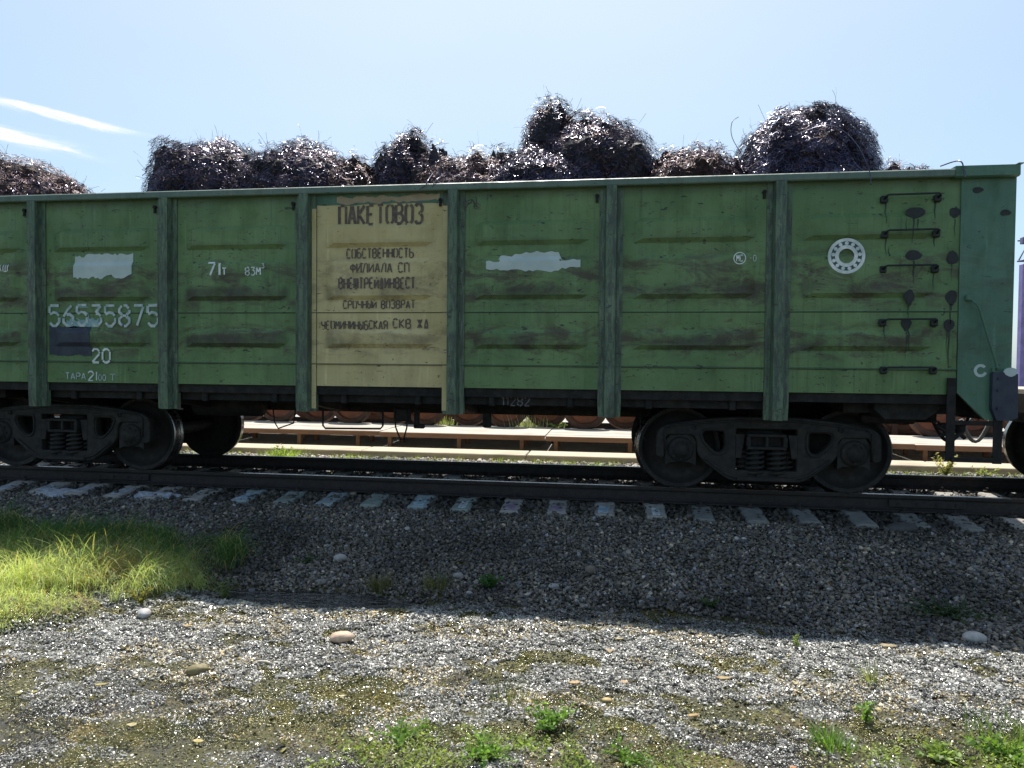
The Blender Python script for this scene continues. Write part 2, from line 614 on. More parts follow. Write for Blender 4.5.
# ------------------------------------------------------------------ ground
def ground_mat():
    m, t, p, o = newmat('ground_soil')
    sp = t.new('ShaderNodeSeparateXYZ')
    t.l.new(o, sp.inputs[0])
    yy = sp.outputs[1]
    dark = t.mix(t.mapr(t.noise(o, 9, 5), .3, .7), (0.016, 0.015, 0.012), (0.036, 0.032, 0.026))
    olive = t.mix(t.mapr(t.noise(o, 3, 5), .3, .7), (0.026, 0.030, 0.005), (0.080, 0.072, 0.010))
    och = t.noise(t.vmap(o, (1, 1.7, 1), loc=(4, 2, 0)), 1.9, 6, .65)
    c = t.mix(t.mapr(t.noise(o, 1.6, 6, .65), .38, .56), dark, olive)
    c = t.mix(t.mapr(och, .57, .68, 0, .6), c, (0.20, 0.135, 0.035))
    far = t.mix(t.mapr(t.noise(o, 2, 6), .3, .7), (0.50, 0.47, 0.42), (0.36, 0.33, 0.29))
    wild = t.mix(t.mapr(t.noise(o, .3, 6), .35, .65), (0.10, 0.10, 0.05), (0.16, 0.14, 0.08))
    c = t.mix(t.mapr(yy, 1.0, 1.5), c, far)
    c = t.mix(t.mapr(yy, 14, 18), c, wild)
    c = t.mix(t.mapr(yy, -10, -14), c, wild)
    t.l.new(c, p.inputs['Base Color'])
    wet = t.math('MULTIPLY', t.mapr(yy, -2.8, -3.3), t.mapr(yy, -12, -9))
    rn = t.mapr(t.noise(o, 2.4, 4), .42, .6, .12, .5)
    mixr = t.new('ShaderNodeMix')
    t.l.new(wet, mixr.inputs[0])
    mixr.inputs[2].default_value = .85
    t.l.new(rn, mixr.inputs[3])
    t.l.new(mixr.outputs[0], p.inputs['Roughness'])
    h = t.math('ADD', t.noise(o, 55, 5, .6), t.math('MULTIPLY', t.noise(o, 14, 3), 1.5))
    bump(t, p, h, .9, .018)
    return m


GROUND = ground_mat()


def axis_pts(a, b, step, outs):
    q = list(np.arange(a, b + 1e-6, step))
    lo = [-v for v in outs][::-1]
    return np.array([a + v for v in lo] + q + [b + v for v in outs])


outs = [.3, .8, 1.6, 3, 6, 12, 25, 50, 100, 250, 600, 1500]
gx = axis_pts(-7.5, 8.0, .03, outs)
gy = axis_pts(-7.0, -1.4, .03, [.1, .3, .6, .9, 1.4, 2.0, 2.4, 2.9, 3.4, 3.9, 4.6, 5.3, 6, 7, 8, 9.4, 12, 16, 25, 50, 100, 250, 600, 1500])
GX, GY = np.meshgrid(gx, gy)
GZ = gh(GX, GY)
nx, ny = len(gx), len(gy)
I = np.arange(nx * ny).reshape(ny, nx)
F = np.stack([I[:-1, :-1], I[:-1, 1:], I[1:, 1:], I[1:, :-1]], -1).reshape(-1, 4)
g = raw('ground', np.stack([GX, GY, GZ], -1).reshape(-1, 3), F, GROUND, smooth=True)
tag(g, kind='structure')


# ---- stones
def ico():
    t = (1 + 5 ** .5) / 2
    V = np.array([(-1, t, 0), (1, t, 0), (-1, -t, 0), (1, -t, 0), (0, -1, t), (0, 1, t), (0, -1, -t), (0, 1, -t), (t, 0, -1), (t, 0, 1), (-t, 0, -1), (-t, 0, 1)], float)
    V /= np.linalg.norm(V[0])
    Fq = np.array([(0, 11, 5), (0, 5, 1), (0, 1, 7), (0, 7, 10), (0, 10, 11), (1, 5, 9), (5, 11, 4), (11, 10, 2), (10, 7, 6), (7, 1, 8),
                   (3, 9, 4), (3, 4, 2), (3, 2, 6), (3, 6, 8), (3, 8, 9), (4, 9, 5), (2, 4, 11), (6, 2, 10), (8, 6, 7), (9, 8, 1)])
    return V, Fq


IV, IF = ico()


def stones(name, P, size, flat, col, mat, tilt=.5, jag=.35, **kw):
    n = len(P)
    V = IV[None] * (1 + rng.uniform(-jag, jag, (n, 12, 1)))
    sc = np.stack([rng.uniform(.7, 1.35, n), rng.uniform(.7, 1.2, n), flat * rng.uniform(.7, 1.3, n)], -1) * size[:, None]
    V = V * sc[:, None, :]
    a = rng.uniform(0, 6.283, n)
    b = rng.normal(0, tilt, n)
    c = rng.normal(0, tilt, n)
    ca, sa, cb, sb, cc, sc_ = np.cos(a), np.sin(a), np.cos(b), np.sin(b), np.cos(c), np.sin(c)
    Z = np.zeros(n)
    O = np.ones(n)
    Rz = np.stack([ca, -sa, Z, sa, ca, Z, Z, Z, O], -1).reshape(n, 3, 3)
    Rx = np.stack([O, Z, Z, Z, cb, -sb, Z, sb, cb], -1).reshape(n, 3, 3)
    Ry = np.stack([cc, Z, sc_, Z, O, Z, -sc_, Z, cc], -1).reshape(n, 3, 3)
    Rm = Rx @ Ry @ Rz
    V = np.einsum('nij,nkj->nki', Rm, V) + P[:, None, :]
    Fq = (IF[None] + (np.arange(n) * 12)[:, None, None]).reshape(-1, 3)
    return raw(name, V.reshape(-1, 3), Fq, mat, np.repeat(col, 12, 0), **kw)


def stone_cols(n, lo=.05, hi=.22, warm=.08, bright=.06):
    v = rng.uniform(lo, hi, n) ** 1.0
    v = np.where(rng.random(n) < bright, v * 2.3, v)
    w = rng.normal(0, warm, n)
    return np.stack([v * (1.16 + w), v * (1.02 + w * .3), v * (.86 - w * .8)], -1).clip(.01, .8)


def ballast(x0, x1, y0, y1, dens, smin, smax, name, colkw, mask=None, lift=.3):
    n = int((x1 - x0) * (y1 - y0) * dens)
    X = rng.uniform(x0, x1, n)
    Y = rng.uniform(y0, y1, n)
    keep = np.ones(n, bool)
    if mask is not None:
        keep = rng.random(n) < mask(X, Y)
    X, Y = X[keep], Y[keep]
    n = len(X)
    sz = rng.uniform(smin, smax, n) * rng.choice([.8, 1, 1.4], n, p=[.35, .5, .15])
    Z = gh(X, Y) + sz * lift + rng.uniform(-.01, .022, n)
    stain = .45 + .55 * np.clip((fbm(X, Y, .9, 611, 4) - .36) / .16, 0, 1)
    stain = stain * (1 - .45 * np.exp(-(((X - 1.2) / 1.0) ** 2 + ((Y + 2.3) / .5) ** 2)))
    return stones(name, np.stack([X, Y, Z], -1), sz, .62, stone_cols(n, **colkw) * stain[:, None], STONEM, .6)


def slope_mask(x, y):
    edge = -3.48 + (fbm(x, 0 * x, .6, 77) - .5) * .5 - .25 * np.clip((x - 2.5) / 2.5, 0, 1.4)
    return np.clip((y - edge) / .25, 0, 1) * (1 - .93 * grass_mask(x, y))


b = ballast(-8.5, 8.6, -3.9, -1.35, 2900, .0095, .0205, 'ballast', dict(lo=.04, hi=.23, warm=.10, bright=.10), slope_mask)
tag(b, 'dark grey crushed stone heaped along the shaded side of the track', 'ballast', kind='stuff')
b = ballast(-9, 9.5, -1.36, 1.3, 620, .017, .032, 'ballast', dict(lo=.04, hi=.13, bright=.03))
tag(b, 'sooty crushed stone packed between the sleepers under the wagon', 'ballast', kind='stuff')
b = ballast(-11, 11, 1.3, 2.45, 620, .02, .036, 'gravel', dict(lo=.22, hi=.55, warm=.07, bright=.0))
tag(b, 'pale sunlit gravel strip between the far rail and the kerb beam', 'gravel', kind='stuff')

# wet crumbly shingle in the sun
def shingle_mask(x, y):
    k = fbm(x + .3 * y, y * 1.7, 1.5, 120, 5)
    fine = fbm(x * 1.0, y * 1.8, 6, 140, 3)
    m = np.clip((k - .37) / .09, 0.10, 1) * np.clip((fine - .38) / .10, .16, 1)
    m = np.where(y > -4.9, np.maximum(m, .75 * np.clip((fbm(x, y * 1.6, 3.2, 171, 4) - .35) / .08, 0, 1)), m)
    m = m * (1 - .55 * np.clip((-5.0 - y) / .5, 0, 1) * np.clip((fbm(x, y * 1.8, 3.0, 181, 4) - .42) / .08, 0, 1))
    edge = -3.38 - .12 * np.clip((x - 2.5) / 2.5, 0, 1.4)
    return m * np.clip((edge - y) / .2, 0, 1) * (1 - .9 * grass_mask(x, y)) * np.where((np.abs(x - .15) < .85) & (np.abs(y + 3.50) < .15), 0.03, 1)


n = 640000
X = rng.uniform(-3.6, 7.6, n)
Y = -3.1 - 3.9 * rng.random(n)
vis = (np.abs((X - 2.629) + (Y + 9.131) * .143) < (Y + 9.131) * .86 + .35)
sm_ = shingle_mask(X, Y)
k = vis & (rng.random(n) < np.maximum(sm_, .30 * (Y < -3.75) * (1 - grass_mask(X, Y))))
X, Y, sm_ = X[k], Y[k], sm_[k]
n = len(X)
dist = Y + 9.131
sz = rng.uniform(.0035, .0072, n) * np.clip(dist / 4.2, .8, 1.3) * rng.choice([1, 1.6, 2.6], n, p=[.89, .10, .01])
Z = gh(X, Y) + sz * .35 + rng.uniform(0, .018, n) * (fbm(X, Y, 9, 33, 2) > .5)
v = rng.uniform(.14, .62, n) * np.where(Y > -3.66 - .02 * X, .32, 1) * rng.choice([.35, 1], n, p=[.22, .78])  # crumbs inside the wagon's shadow strip coloured darker, shade painted in
yel = (fbm(X, Y * 1.6, 2.1, 222, 4) > .61) & (rng.random(n) < .35)
cols = np.stack([v * 1.04, v * 1.0, v * .88], -1)
lowm = sm_ < .35
cols[lowm] = cols[lowm] * np.array([.55, .50, .16])
cols[yel] = cols[yel] * np.array([1.25, 1.0, .5])
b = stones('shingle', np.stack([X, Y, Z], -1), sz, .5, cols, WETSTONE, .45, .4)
tag(b, 'wet grey shingle and drying crumbs glittering in the sun', 'shingle', kind='stuff')
SH = None

# puddle
wm, t, p, o = newmat('puddle_water')
p.inputs['Base Color'].default_value = (.02, .022, .024, 1)
p.inputs['Roughness'].default_value = .05
p.inputs['Specular IOR Level'].default_value = .7
bump(t, p, t.noise(t.vmap(o, (1, 2.4, 1)), 7, 3, .5, .4), .9, .06)
mb = MB()
L = []
for k in range(40):
    a = 2 * math.pi * k / 40
    rr = 1 + .12 * math.sin(3 * a + 1) + .07 * math.sin(7 * a)
    L.append((.15 + 1.0 * rr * math.cos(a), -3.50 + .24 * rr * math.sin(a)))
zc = -.608
mb.add([(a, b_, zc) for a, b_ in L], [tuple(range(40))])
pu = mb.build('puddle', wm)
tag(pu, kind='structure')


# ------------------------------------------------------------------ track
HALF = [(-.075, -.18), (.075, -.18), (.075, -.168), (.03, -.155), (.011, -.135), (.011, -.06), (.018, -.045), (.036, -.036), (.037, -.012), (.030, -.002), (-.030, -.002), (-.037, -.012), (-.036, -.036), (-.018, -.045), (-.011, -.06), (-.011, -.135), (-.03, -.155), (-.075, -.168)]
SLX = [-1.80 + .5445 * k for k in range(-16, 24)]
for sy, lab in ((-1, 'near rusty running rail with a polished top, in front of the wheels'), (1, 'far running rail seen under the wagon, its head catching the light')):
    e = empty('rail', (0, sy * .7975, 0), lab, 'rail', 'running rails of the track')
    mb = MB()
    mb.ext(HALF, 'x', -45, 45)
    mb.build('rail_body', RAILM, e)
    mb = MB()
    mb.box((0, 0, -.0005), (90, .052, .003))
    mb.build('rail_head', RAILTOP, e)
    for jx in (-3.72, 6.1):
        if sy < 0 or jx > 0:
            mb = MB()
            for s in (-1, 1):
                mb.box((jx, s * .03, -.095), (.8, .022, .085), .006)
                for q in (-.3, -.1, .1, .3):
                    mb.lathe([(s * .04 - .012, 0), (s * .04 - .012, .018), (s * .04 + .014, .018), (s * .04 + .014, 0)], (jx + q, 0, -.095), 'y', 6, False)
            mb.build('fishplate', RAILM, e)
SLM = {}
for nm, c, c2 in (('grey', (.36, .34, .30), (.24, .22, .20)), ('blue', (.31, .37, .38), (.21, .25, .26)), ('mint', (.27, .31, .27), (.19, .22, .20)), ('dull', (.21, .21, .19), (.14, .14, .13))):
    SLM[nm] = simple('sleeper_concrete_' + nm, c, .85, 0, .2, 9, .5, c2=c2)
SPL = {nm: simple('spill_' + nm, c, .7, 0, .3, 16, .1) for nm, c in
       dict(sky=(.42, .55, .62), purple=(.36, .28, .36), white=(.62, .68, .68), ash=(.45, .48, .52)).items()}


def sleeper_mesh():
    """concrete sleeper along Y, with tapered section and dipping ends"""
    mb = MB()
    st = [(-1.36, -.238, .95), (-1.34, -.228, 1), (-1.05, -.205, 1), (-.95, -.185, 1.05), (-.65, -.185, 1.05), (-.3, -.225, .9), (.3, -.225, .9), (.65, -.185, 1.05), (.95, -.185, 1.05), (1.05, -.205, 1), (1.34, -.228, 1), (1.36, -.238, .95)]
    V = []
    for (y, zt, w) in st:
        V += [(-.14 * w, y, -.40), (-.115 * w, y, zt - .022), (-.095 * w, y, zt), (.095 * w, y, zt), (.115 * w, y, zt - .022), (.14 * w, y, -.40)]
    F = []
    for i in range(len(st) - 1):
        for k in range(6):
            F.append((i * 6 + k, i * 6 + (k + 1) % 6, i * 6 + 6 + (k + 1) % 6, i * 6 + 6 + k))
    F += [(0, 1, 2, 3, 4, 5), tuple((len(st) - 1) * 6 + k for k in (5, 4, 3, 2, 1, 0))]
    mb.add(V, F)
    return mb


def clamps(e):
    for s in (-1, 1):
        for q in (-1, 1):
            mb = MB()
            mb.box((0, s * .7975 + q * .1, -.168), (.09, .05, .022), .004)
            mb.lathe([(-.158, 0), (-.158, .018), (-.125, .018), (-.125, 0)], (0, s * .7975 + q * .1, 0), 'z', 6, False)
            mb.build('rail_clamp', RAILM, e)


proto = {}
for nm in SLM:
    e = empty('sleeper', (0, 0, 0))
    sleeper_mesh().build('sleeper_body', SLM[nm], e)
    clamps(e)
    proto[nm] = e
ORD = {0: ('blue', 'sleeper end smeared pale blue, leftmost of the clean cut row'), 1: ('mint', 'greenish grey sleeper end just right of the pale blue one')}
sl_lab = {
 -5: ('grey', 'ash', 'sleeper end under the first ashy spill at the far left'), -4: ('grey', 'ash', 'sleeper end under an ashy blue spill near the left wheel'),
 -3: ('grey', 'ash', 'ashy sleeper end beneath the rail joint'), -2: ('grey', 'ash', 'sleeper end half buried under ash right of the rail joint'),
 -1: ('grey', None, 'bare grey sleeper end between the ashy and the pale blue ones'),
 0: ('grey', None, 'grey sleeper end with a rough front, left of the first pale blue one'), 1: ('blue', 'sky', 'first pale blue stained sleeper end counted from the left'),
 2: ('mint', None, 'green tinged sleeper end beside the first pale blue one'), 3: ('blue', None, 'dull blue sleeper end below the left edge of the yellow panel'),
 4: ('mint', None, 'green tinged sleeper end below the yellow panel'), 5: ('blue', 'sky', 'sleeper end with a bright sky blue spill below the yellow panel edge'),
 6: ('mint', 'white', 'sleeper end with a torn whitish blue patch left of the purple ones'), 7: ('grey', 'purple', 'purple stained sleeper end, left one of the two'),
 8: ('grey', 'purple', 'purple stained sleeper end, right one of the two'), 9: ('grey', 'sky', 'sleeper end with a square light blue patch right of the purple pair'),
 10: ('grey', 'white', 'sleeper end with a narrow white spill under the right bogie'),
 11: ('dull', None, 'clean grey sleeper end right of the narrow white spill'), 12: ('dull', None, 'second clean grey sleeper end right of the narrow white spill'),
 13: ('dull', None, 'third clean grey sleeper end right of the narrow white spill'), 14: ('dull', None, 'fourth clean grey sleeper end, under the last wheel of the bogie'),
 15: ('dull', None, 'grey sleeper end with a dark cobble resting on it'), 16: ('dull', None, 'last long grey sleeper end near the right edge of the photo')}
for k in range(-14, 22):
    xx = -1.80 - .5445 + .5445 * k
    kind, spill, lab = sl_lab.get(k, ('grey', None, 'plain concrete sleeper, one like many along the dark track'))
    c = copy_tree(proto[kind])
    c.location = (xx + random.uniform(-.02, .02), random.uniform(-.035, .035), random.uniform(-.008, .004))
    c.rotation_euler = (0, random.uniform(-.02, .02), random.uniform(-.02, .02))
    tag(c, lab, 'sleeper', 'concrete sleepers under the rails')
    if spill:
        mb = MB()
        L = []
        w = .07 if spill != 'white' else .045
        cx = random.uniform(-.015, .015)
        for q in range(14):
            a = 2 * math.pi * q / 14
            rr = random.uniform(.75, 1.05)
            L.append((cx + w * rr * max(-1, min(1, 1.4 * math.cos(a))), -1.17 + .145 * rr * max(-1, min(1, 1.4 * math.sin(a)))))
        def zt(y): return float(np.interp(y, [-1.36, -1.34, -1.05, -.95], [-.238, -.228, -.205, -.185])) + .003
        mb.add([(a, b_, zt(b_)) for a, b_ in L] + [(a, b_, zt(b_) - .004) for a, b_ in L], [tuple(range(14))] + [(i, (i + 1) % 14, 14 + (i + 1) % 14, 14 + i) for i in range(14)])
        o = mb.build('paint_spill', SPL[spill], c)
for e in proto.values():
    for ch in list(e.children):
        bpy.data.objects.remove(ch)
    bpy.data.objects.remove(e)

# ash heaps on the left sleeper ends
ash = simple('ash', (.42, .44, .48), .9, 0, .3, 30, 1.0, c2=(.20, .21, .24), bs=90)
for i, (cx, cy, a, b_, lab) in enumerate(((-4.25, -1.25, .5, .16, 'low spill of pale bluish ash on the ballast, the left one'), (-3.0, -1.22, .42, .14, 'low spill of pale bluish ash beside the rail joint, the right one'))):
    nu, nv = 40, 14
    V = []
    for j in range(nv + 1):
        for k in range(nu):
            r = j / nv
            t_ = 2 * math.pi * k / nu
            rr = r * (1 + .3 * math.sin(3 * t_ + i) + .15 * math.sin(8 * t_))
            xx, yy = cx + a * rr * math.cos(t_), cy + b_ * rr * math.sin(t_)
            V.append((xx, yy, -.255 + .055 * (1 - r * r) + .02 * (float(vnoise(np.array(xx * 20), np.array(yy * 20))) - .5) - .05 * r ** 4))
    F = [(j * nu + k, j * nu + (k + 1) % nu, (j + 1) * nu + (k + 1) % nu, (j + 1) * nu + k) for j in range(nv) for k in range(nu)]
    o = MB().add(V, F, True).build('ash_spill', ash)
    tag(o, lab, 'ash')

# ------------------------------------------------------------------ gondola wagon
wag = empty('gondola_wagon', (0, 0, 0), 'weathered green open-top freight wagon with one yellow panel, loaded with tangled steel turnings', 'railway wagon')
YS = 1.48                       # side sheet plane
ZT, ZL, ZB, ZC = 3.405, 2.0, 1.40, 1.15
PIL = [-4.325 + 1.73 * k for k in range(6)]
XE = 6.575

RIBS = [(2.995, 2.725, .60), (2.60, 2.13, .60), (1.80, 1.585, .60)]   # top z, bottom z


def rib_off(xc, hw, x, z, slant=.05):
    """how far the pressed sheet stands out at x, z"""
    best = 0.0
    for (zt, zb, _) in RIBS:
        if zb <= z <= zt and abs(x - xc) < hw:
            best = max(best, min(1, (zt - z) / slant, (z - zb) / slant, (hw - abs(x - xc)) / .10) * .032)
    return best


def panel_sheet(xa, xb, sgn=-1):
    """one steel panel with pressed ribs, seam flanges and the flat bottom band"""
    mb = MB()
    y0 = sgn * YS
    zs = sorted({ZC, ZB - .012, ZB - .004, ZB + .004, ZB + .02, ZL - .02, ZL - .008, ZL + .006, ZT - .02} |
                {q for (a, b_, _) in RIBS for q in (a, a - .05, b_ + .05, b_)})
    xc = (xa + xb) / 2
    hw = (xb - xa) * .365
    xs = [xa, xc - hw, xc - hw + .10, xc + hw - .10, xc + hw, xb]
    V = []
    for zq in zs:
        for xq in xs:
            off = rib_off(xc, hw, xq, zq)
            # end of the rib is slanted: base is wider than the face
            dx = 0
            if zq in (ZB - .004, ZB + .004): off = .016
            if abs(zq - (ZL - .008)) < .001: off = .007
            V.append((xq + dx, y0 + sgn * off, zq))
    n = len(xs)
    F = [(j * n + i, j * n + i + 1, (j + 1) * n + i + 1, (j + 1) * n + i) for j in range(len(zs) - 1) for i in range(n - 1)]
    N = len(V)
    V += [(xa, y0 - sgn * .03, ZC), (xb, y0 - sgn * .03, ZC), (xb, y0 - sgn * .03, ZT - .02), (xa, y0 - sgn * .03, ZT - .02)]
    F += [(N, N + 1, N + 2, N + 3), (0, n - 1, N + 1, N), ((len(zs) - 1) * n, N + 3, N + 2, len(zs) * n - 1),
          tuple([j * n for j in range(len(zs))] + [N + 3, N]), tuple([j * n + n - 1 for j in range(len(zs) - 1, -1, -1)] + [N + 1, N + 2])]
    mb.add(V, F)
    return mb, xc, hw


bounds = [-6.07] + PIL + [6.07]
PANELS = {}
for sg in (-1, 1):
    for i in range(len(bounds) - 1):
        xa, xb = bounds[i], bounds[i + 1]
        yel = (i == 3)
        mb, xc, hw = panel_sheet(xa + .001, xb - .001, sg)
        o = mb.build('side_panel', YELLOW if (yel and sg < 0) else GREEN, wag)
        if sg < 0:
            PANELS[i] = (o, xc, hw)
            if yel: o['label'] = 'yellow painted side panel with dark stencil lettering'
    # corner sheets, cut away diagonally at the bottom
    for e in (-1, 1):
        mb = MB()
        P = [(e * 6.068, ZT - .02), (e * XE, ZT - .02), (e * XE, .90), (e * 6.345, .90), (e * 6.075, 1.17)]
        mb.ext(P, 'y', sg * (YS + .012), sg * (YS - .03))
        mb.build('corner_sheet', GREEN_B, wag)
    # pillars: hat section with flanges and a projecting ridge, tapering at the foot
    for X0 in PIL:
        mb = MB()
        P = [(-.125, 0), (-.125, .012), (-.070, .014), (-.052, .092), (.052, .092), (.070, .014), (.125, .012), (.125, 0)]
        P3 = []
        for (zq, s) in ((.855, .96), (1.0, 1.0), (ZT - .075, 1.0)):
            P3.append([(X0 + a * s, sg * (YS + .002 + b_ * (1 if zq > .9 else .85)), zq) for a, b_ in P])
        V = sum(P3, [])
        F = []
        for j in range(2):
            for k in range(8):
                F.append((j * 8 + k, j * 8 + (k + 1) % 8, j * 8 + 8 + (k + 1) % 8, j * 8 + 8 + k))
        F += [tuple(range(8)), tuple(range(23, 15, -1))]
        mb.add(V, F)
        mb.box((X0, sg * (YS - .03), 1.0), (.24, .06, .29))
        o = mb.build('side_pillar', GREEN_P, wag)
        if sg < 0:
            # bolt lug near the head of the post
            m2 = MB()
            m2.lathe([(-YS - .03, 0), (-YS - .03, .022), (-YS - .001, .022), (-YS - .001, 0)], (X0 - .155, 0, ZT - .17), 'y', 8, False)
            m2.box((X0 - .155, -YS - .018, ZT - .215), (.03, .012, .05), .003)
            m2.build('lug', BLACK, o)
    # top rail
    mb = MB()
    mb.ext([(sg * (YS - .07), ZT - .078), (sg * (YS + .082), ZT - .080), (sg * (YS + .090), ZT - .070), (sg * (YS + .088), ZT - .012), (sg * (YS + .070), ZT), (sg * (YS - .07), ZT + .002)], 'x', -XE + .6, XE - .6)
    mb.build('top_rail', GREEN_T, wag)
    for e in (-1, 1):
        mb = MB()
        xa, xb = sorted((e * (XE - .598), e * (XE - .010)))
        mb.ext([(sg * (YS - .07), ZT - .09), (sg * (YS + .074), ZT - .092), (sg * (YS + .098), ZT - .080), (sg * (YS + .096), ZT + .020), (sg * (YS - .07), ZT + .024)], 'x', xa, xb)
        mb.box((e * (XE - .01), sg * (YS - .01), ZT + .028), (.05, .24, .008))
        mb.build('corner_cap', GREEN_B, wag)
    # lower stringer, dark
    mb = MB()
    mb.box((0, sg * (YS - .055), ZC - .05), (2 * 6.06, .05, .10))
    mb.build('side_sill', BLACK, wag)
# the yellow overspray on the posts either side of the door panel
for X0, s in ((PIL[2], 1), (PIL[3], -1)):
    mb = MB()
    mb.box((X0 + s * .098, -YS - .0165, 2.03), (.052, .004, 2.28))
    mb.build('yellow_strip', YELLOW, wag)
# end walls, floor, inner liner
for e in (-1, 1):
    mb = MB()
    mb.box((e * (XE - .03), 0, (ZT + 1.15) / 2), (.05, 2 * YS - .064, ZT - 1.15))
    for q in (1.6, 2.1, 2.6, 3.1):
        mb.box((e * (XE + .015), 0, q), (.04, 2 * YS - .3, .14), .012)
    for q in (-.5, .5):
        mb.box((e * (XE + .03), q, 2.2), (.06, .16, 2.2), .015)
    mb.build('end_wall', GREEN_B, wag)
mb = MB()
mb.box((0, 0, 1.17), (2 * XE - .12, 2 * YS - .12, .04))
mb.build('floor_plate', BLACK, wag)
# underframe
mb = MB()
for s in (-1, 1):
    mb.box((0, s * .17, .955), (12.9, .03, .37))
    mb.box((0, s * .21, .785), (12.9, .11, .02))
mb.box((0, 0, 1.135), (12.9, .40, .02))
mb.build('centre_sill', BLACK, wag)
for X0 in PIL:
    mb = MB()
    mb.ext([(-1.40, 1.145), (1.40, 1.145), (1.40, .93), (.5, .80), (-.5, .80), (-1.40, .93)], 'x', X0 - .06, X0 + .06)
    mb.build('cross_bearer', BLACK, wag)
for i in range(len(bounds) - 1):
    xa, xb = bounds[i] + .08, bounds[i + 1] - .08
    if i in (0, 6):
        continue
    for sg in (-1, 1):
        mb = MB()
        mb.box(((xa + xb) / 2, sg * .82, 1.115), (xb - xa, 1.10, .035))
        for q in (.15, .5, .85):
            mb.box((xa + (xb - xa) * q, sg * .82, 1.07), (.06, 1.15, .055))
        mb.box(((xa + xb) / 2, sg * 1.36, 1.03), (xb - xa, .03, .14))
        for q in (.22, .78):
            mb.box((xa + (xb - xa) * q, sg * 1.40, 1.03), (.07, .05, .17), .01)
        mb.build('floor_hatch', BLACK, wag)
mb = MB()
mb.box((0, .02, .84), (8.0, .62, .10))
mb.box((.7, -.35, .90), (7.2, .03, .11))
mb.build('brake_beam', BLACK, wag)
# end underframe platform
for e in (-1, 1):
    mb = MB()
    mb.box((e * 5.75, 0, 1.03), (1.3, 2.3, .20))
    mb.ext([(-1.42, 1.14), (1.42, 1.14), (1.42, .90), (-1.42, .90)], 'x', e * 6.36, e * 6.56)
    mb.ext([(e * 5.35, .98), (e * 5.45, .88), (e * 5.85, .88), (e * 5.98, .98), (e * 5.98, 1.05), (e * 5.35, 1.05)], 'y', -1.34, -1.0)
    mb.box((e * 5.62, -.75, .855), (.55, .5, .10), .02)
    mb.build('end_platform', BLACK, wag)
    # coupler
    mb = MB()
    mb.box((e * 6.70, 0, .98), (.34, .14, .16), .02)
    mb.ext([(e * 6.80, -.15), (e * 6.93, -.24), (e * 7.05, -.22), (e * 7.06, -.12), (e * 6.96, -.10), (e * 6.95, .10), (e * 7.04, .22), (e * 6.90, .24), (e * 6.80, .15)], 'z', .83, 1.13)
    mb.build('coupler', CAST, wag)
    mb = MB()
    pts = [(e * (6.58 + .42 * t_), .32 - .1 * t_, .85 - .34 * math.sin(math.pi * t_)) for t_ in np.linspace(0, 1, 14)]
    mb.tube(pts, .022, 8)
    mb.build('brake_hose', BLACK, wag)

# grab irons
for zq, xa, xb in ((3.155, 5.31, 5.875), (2.80, 5.32, 5.87), (2.445, 5.31, 5.865), (1.905, 5.32, 5.87), (1.42, 5.34, 5.87)):
    mb = MB()
    yb = -YS - .105
    mb.tube([(xa + .03, -YS - .03, zq - .03), (xa + .03, yb + .01, zq - .008), (xa + .05, yb, zq), (xb - .05, yb, zq + .004), (xb - .03, yb + .01, zq - .006), (xb - .03, -YS - .03, zq - .03)], .010, 8)
    for q in (xa + .03, xb - .03):
        mb.box((q, -YS - .022, zq - .03), (.07, .042, .075), .012)
    mb.build('grab_rail', TAR, wag)


def blob(name, xq, zq, rx, rz, mat, parent, y=-YS - .0015, drip=0.0, seed=0, th=.002):
    r_ = random.Random(seed)
    L = []
    for k in range(30):
        a = 2 * math.pi * k / 30
        rr = 1 + .06 * math.sin(3 * a + seed) + r_.uniform(-.05, .05)
        L.append((xq + rx * rr * math.cos(a), zq + rz * rr * math.sin(a) - (drip * rz if abs(math.cos(a)) < .4 and math.sin(a) < 0 else 0)))
    mb = MB()
    mb.ext(L, 'y', y, y - th)
    return mb.build(name, mat, parent)


P6 = PANELS[6][0]
for k, (xq, zq, rx, rz, d) in enumerate(((5.635, 2.985, .09, .055, 0), (6.02, 2.985, .055, .05, .1), (5.625, 2.555, .078, .052, 0), (6.005, 2.53, .055, .07, 0),
                                         (5.595, 2.145, .052, .062, .55), (6.005, 2.135, .055, .07, .2), (5.585, 1.865, .052, .055, .35), (5.99, 1.855, .052, .06, .1))):
    o_ = .0
    xc_, hw_ = PANELS[6][1], PANELS[6][2]
    off = max(rib_off(xc_, hw_, xq + a * rx, zq + b_ * rz) for a in (-1, 0, 1) for b_ in (-1.2, 0, 1))
    blob('tar_blotch', xq, zq, rx, rz, TAR, P6, -YS - off - .002, d, k)
for k, (xq, zq) in enumerate(((6.22, 3.20), (6.48, 2.97))):
    blob('tar_blotch', xq, zq, .05, .03, TAR, wag, -YS - .0135, 0, 20 + k)

# uncoupling lever
mb = MB()
mb.tube([(6.16, -YS - .04, 2.115), (6.21, -YS - .07, 2.06), (6.235, -YS - .07, 2.02), (6.41, -YS - .07, 1.44), (6.42, -YS - .06, 1.40)], .011, 8)
mb.box((6.155, -YS - .03, 2.125), (.06, .05, .06), .01)
mb.box((6.41, -YS - .03, 1.40), (.05, .05, .05), .01)
mb.build('lever_rod', GREEN_B, wag)
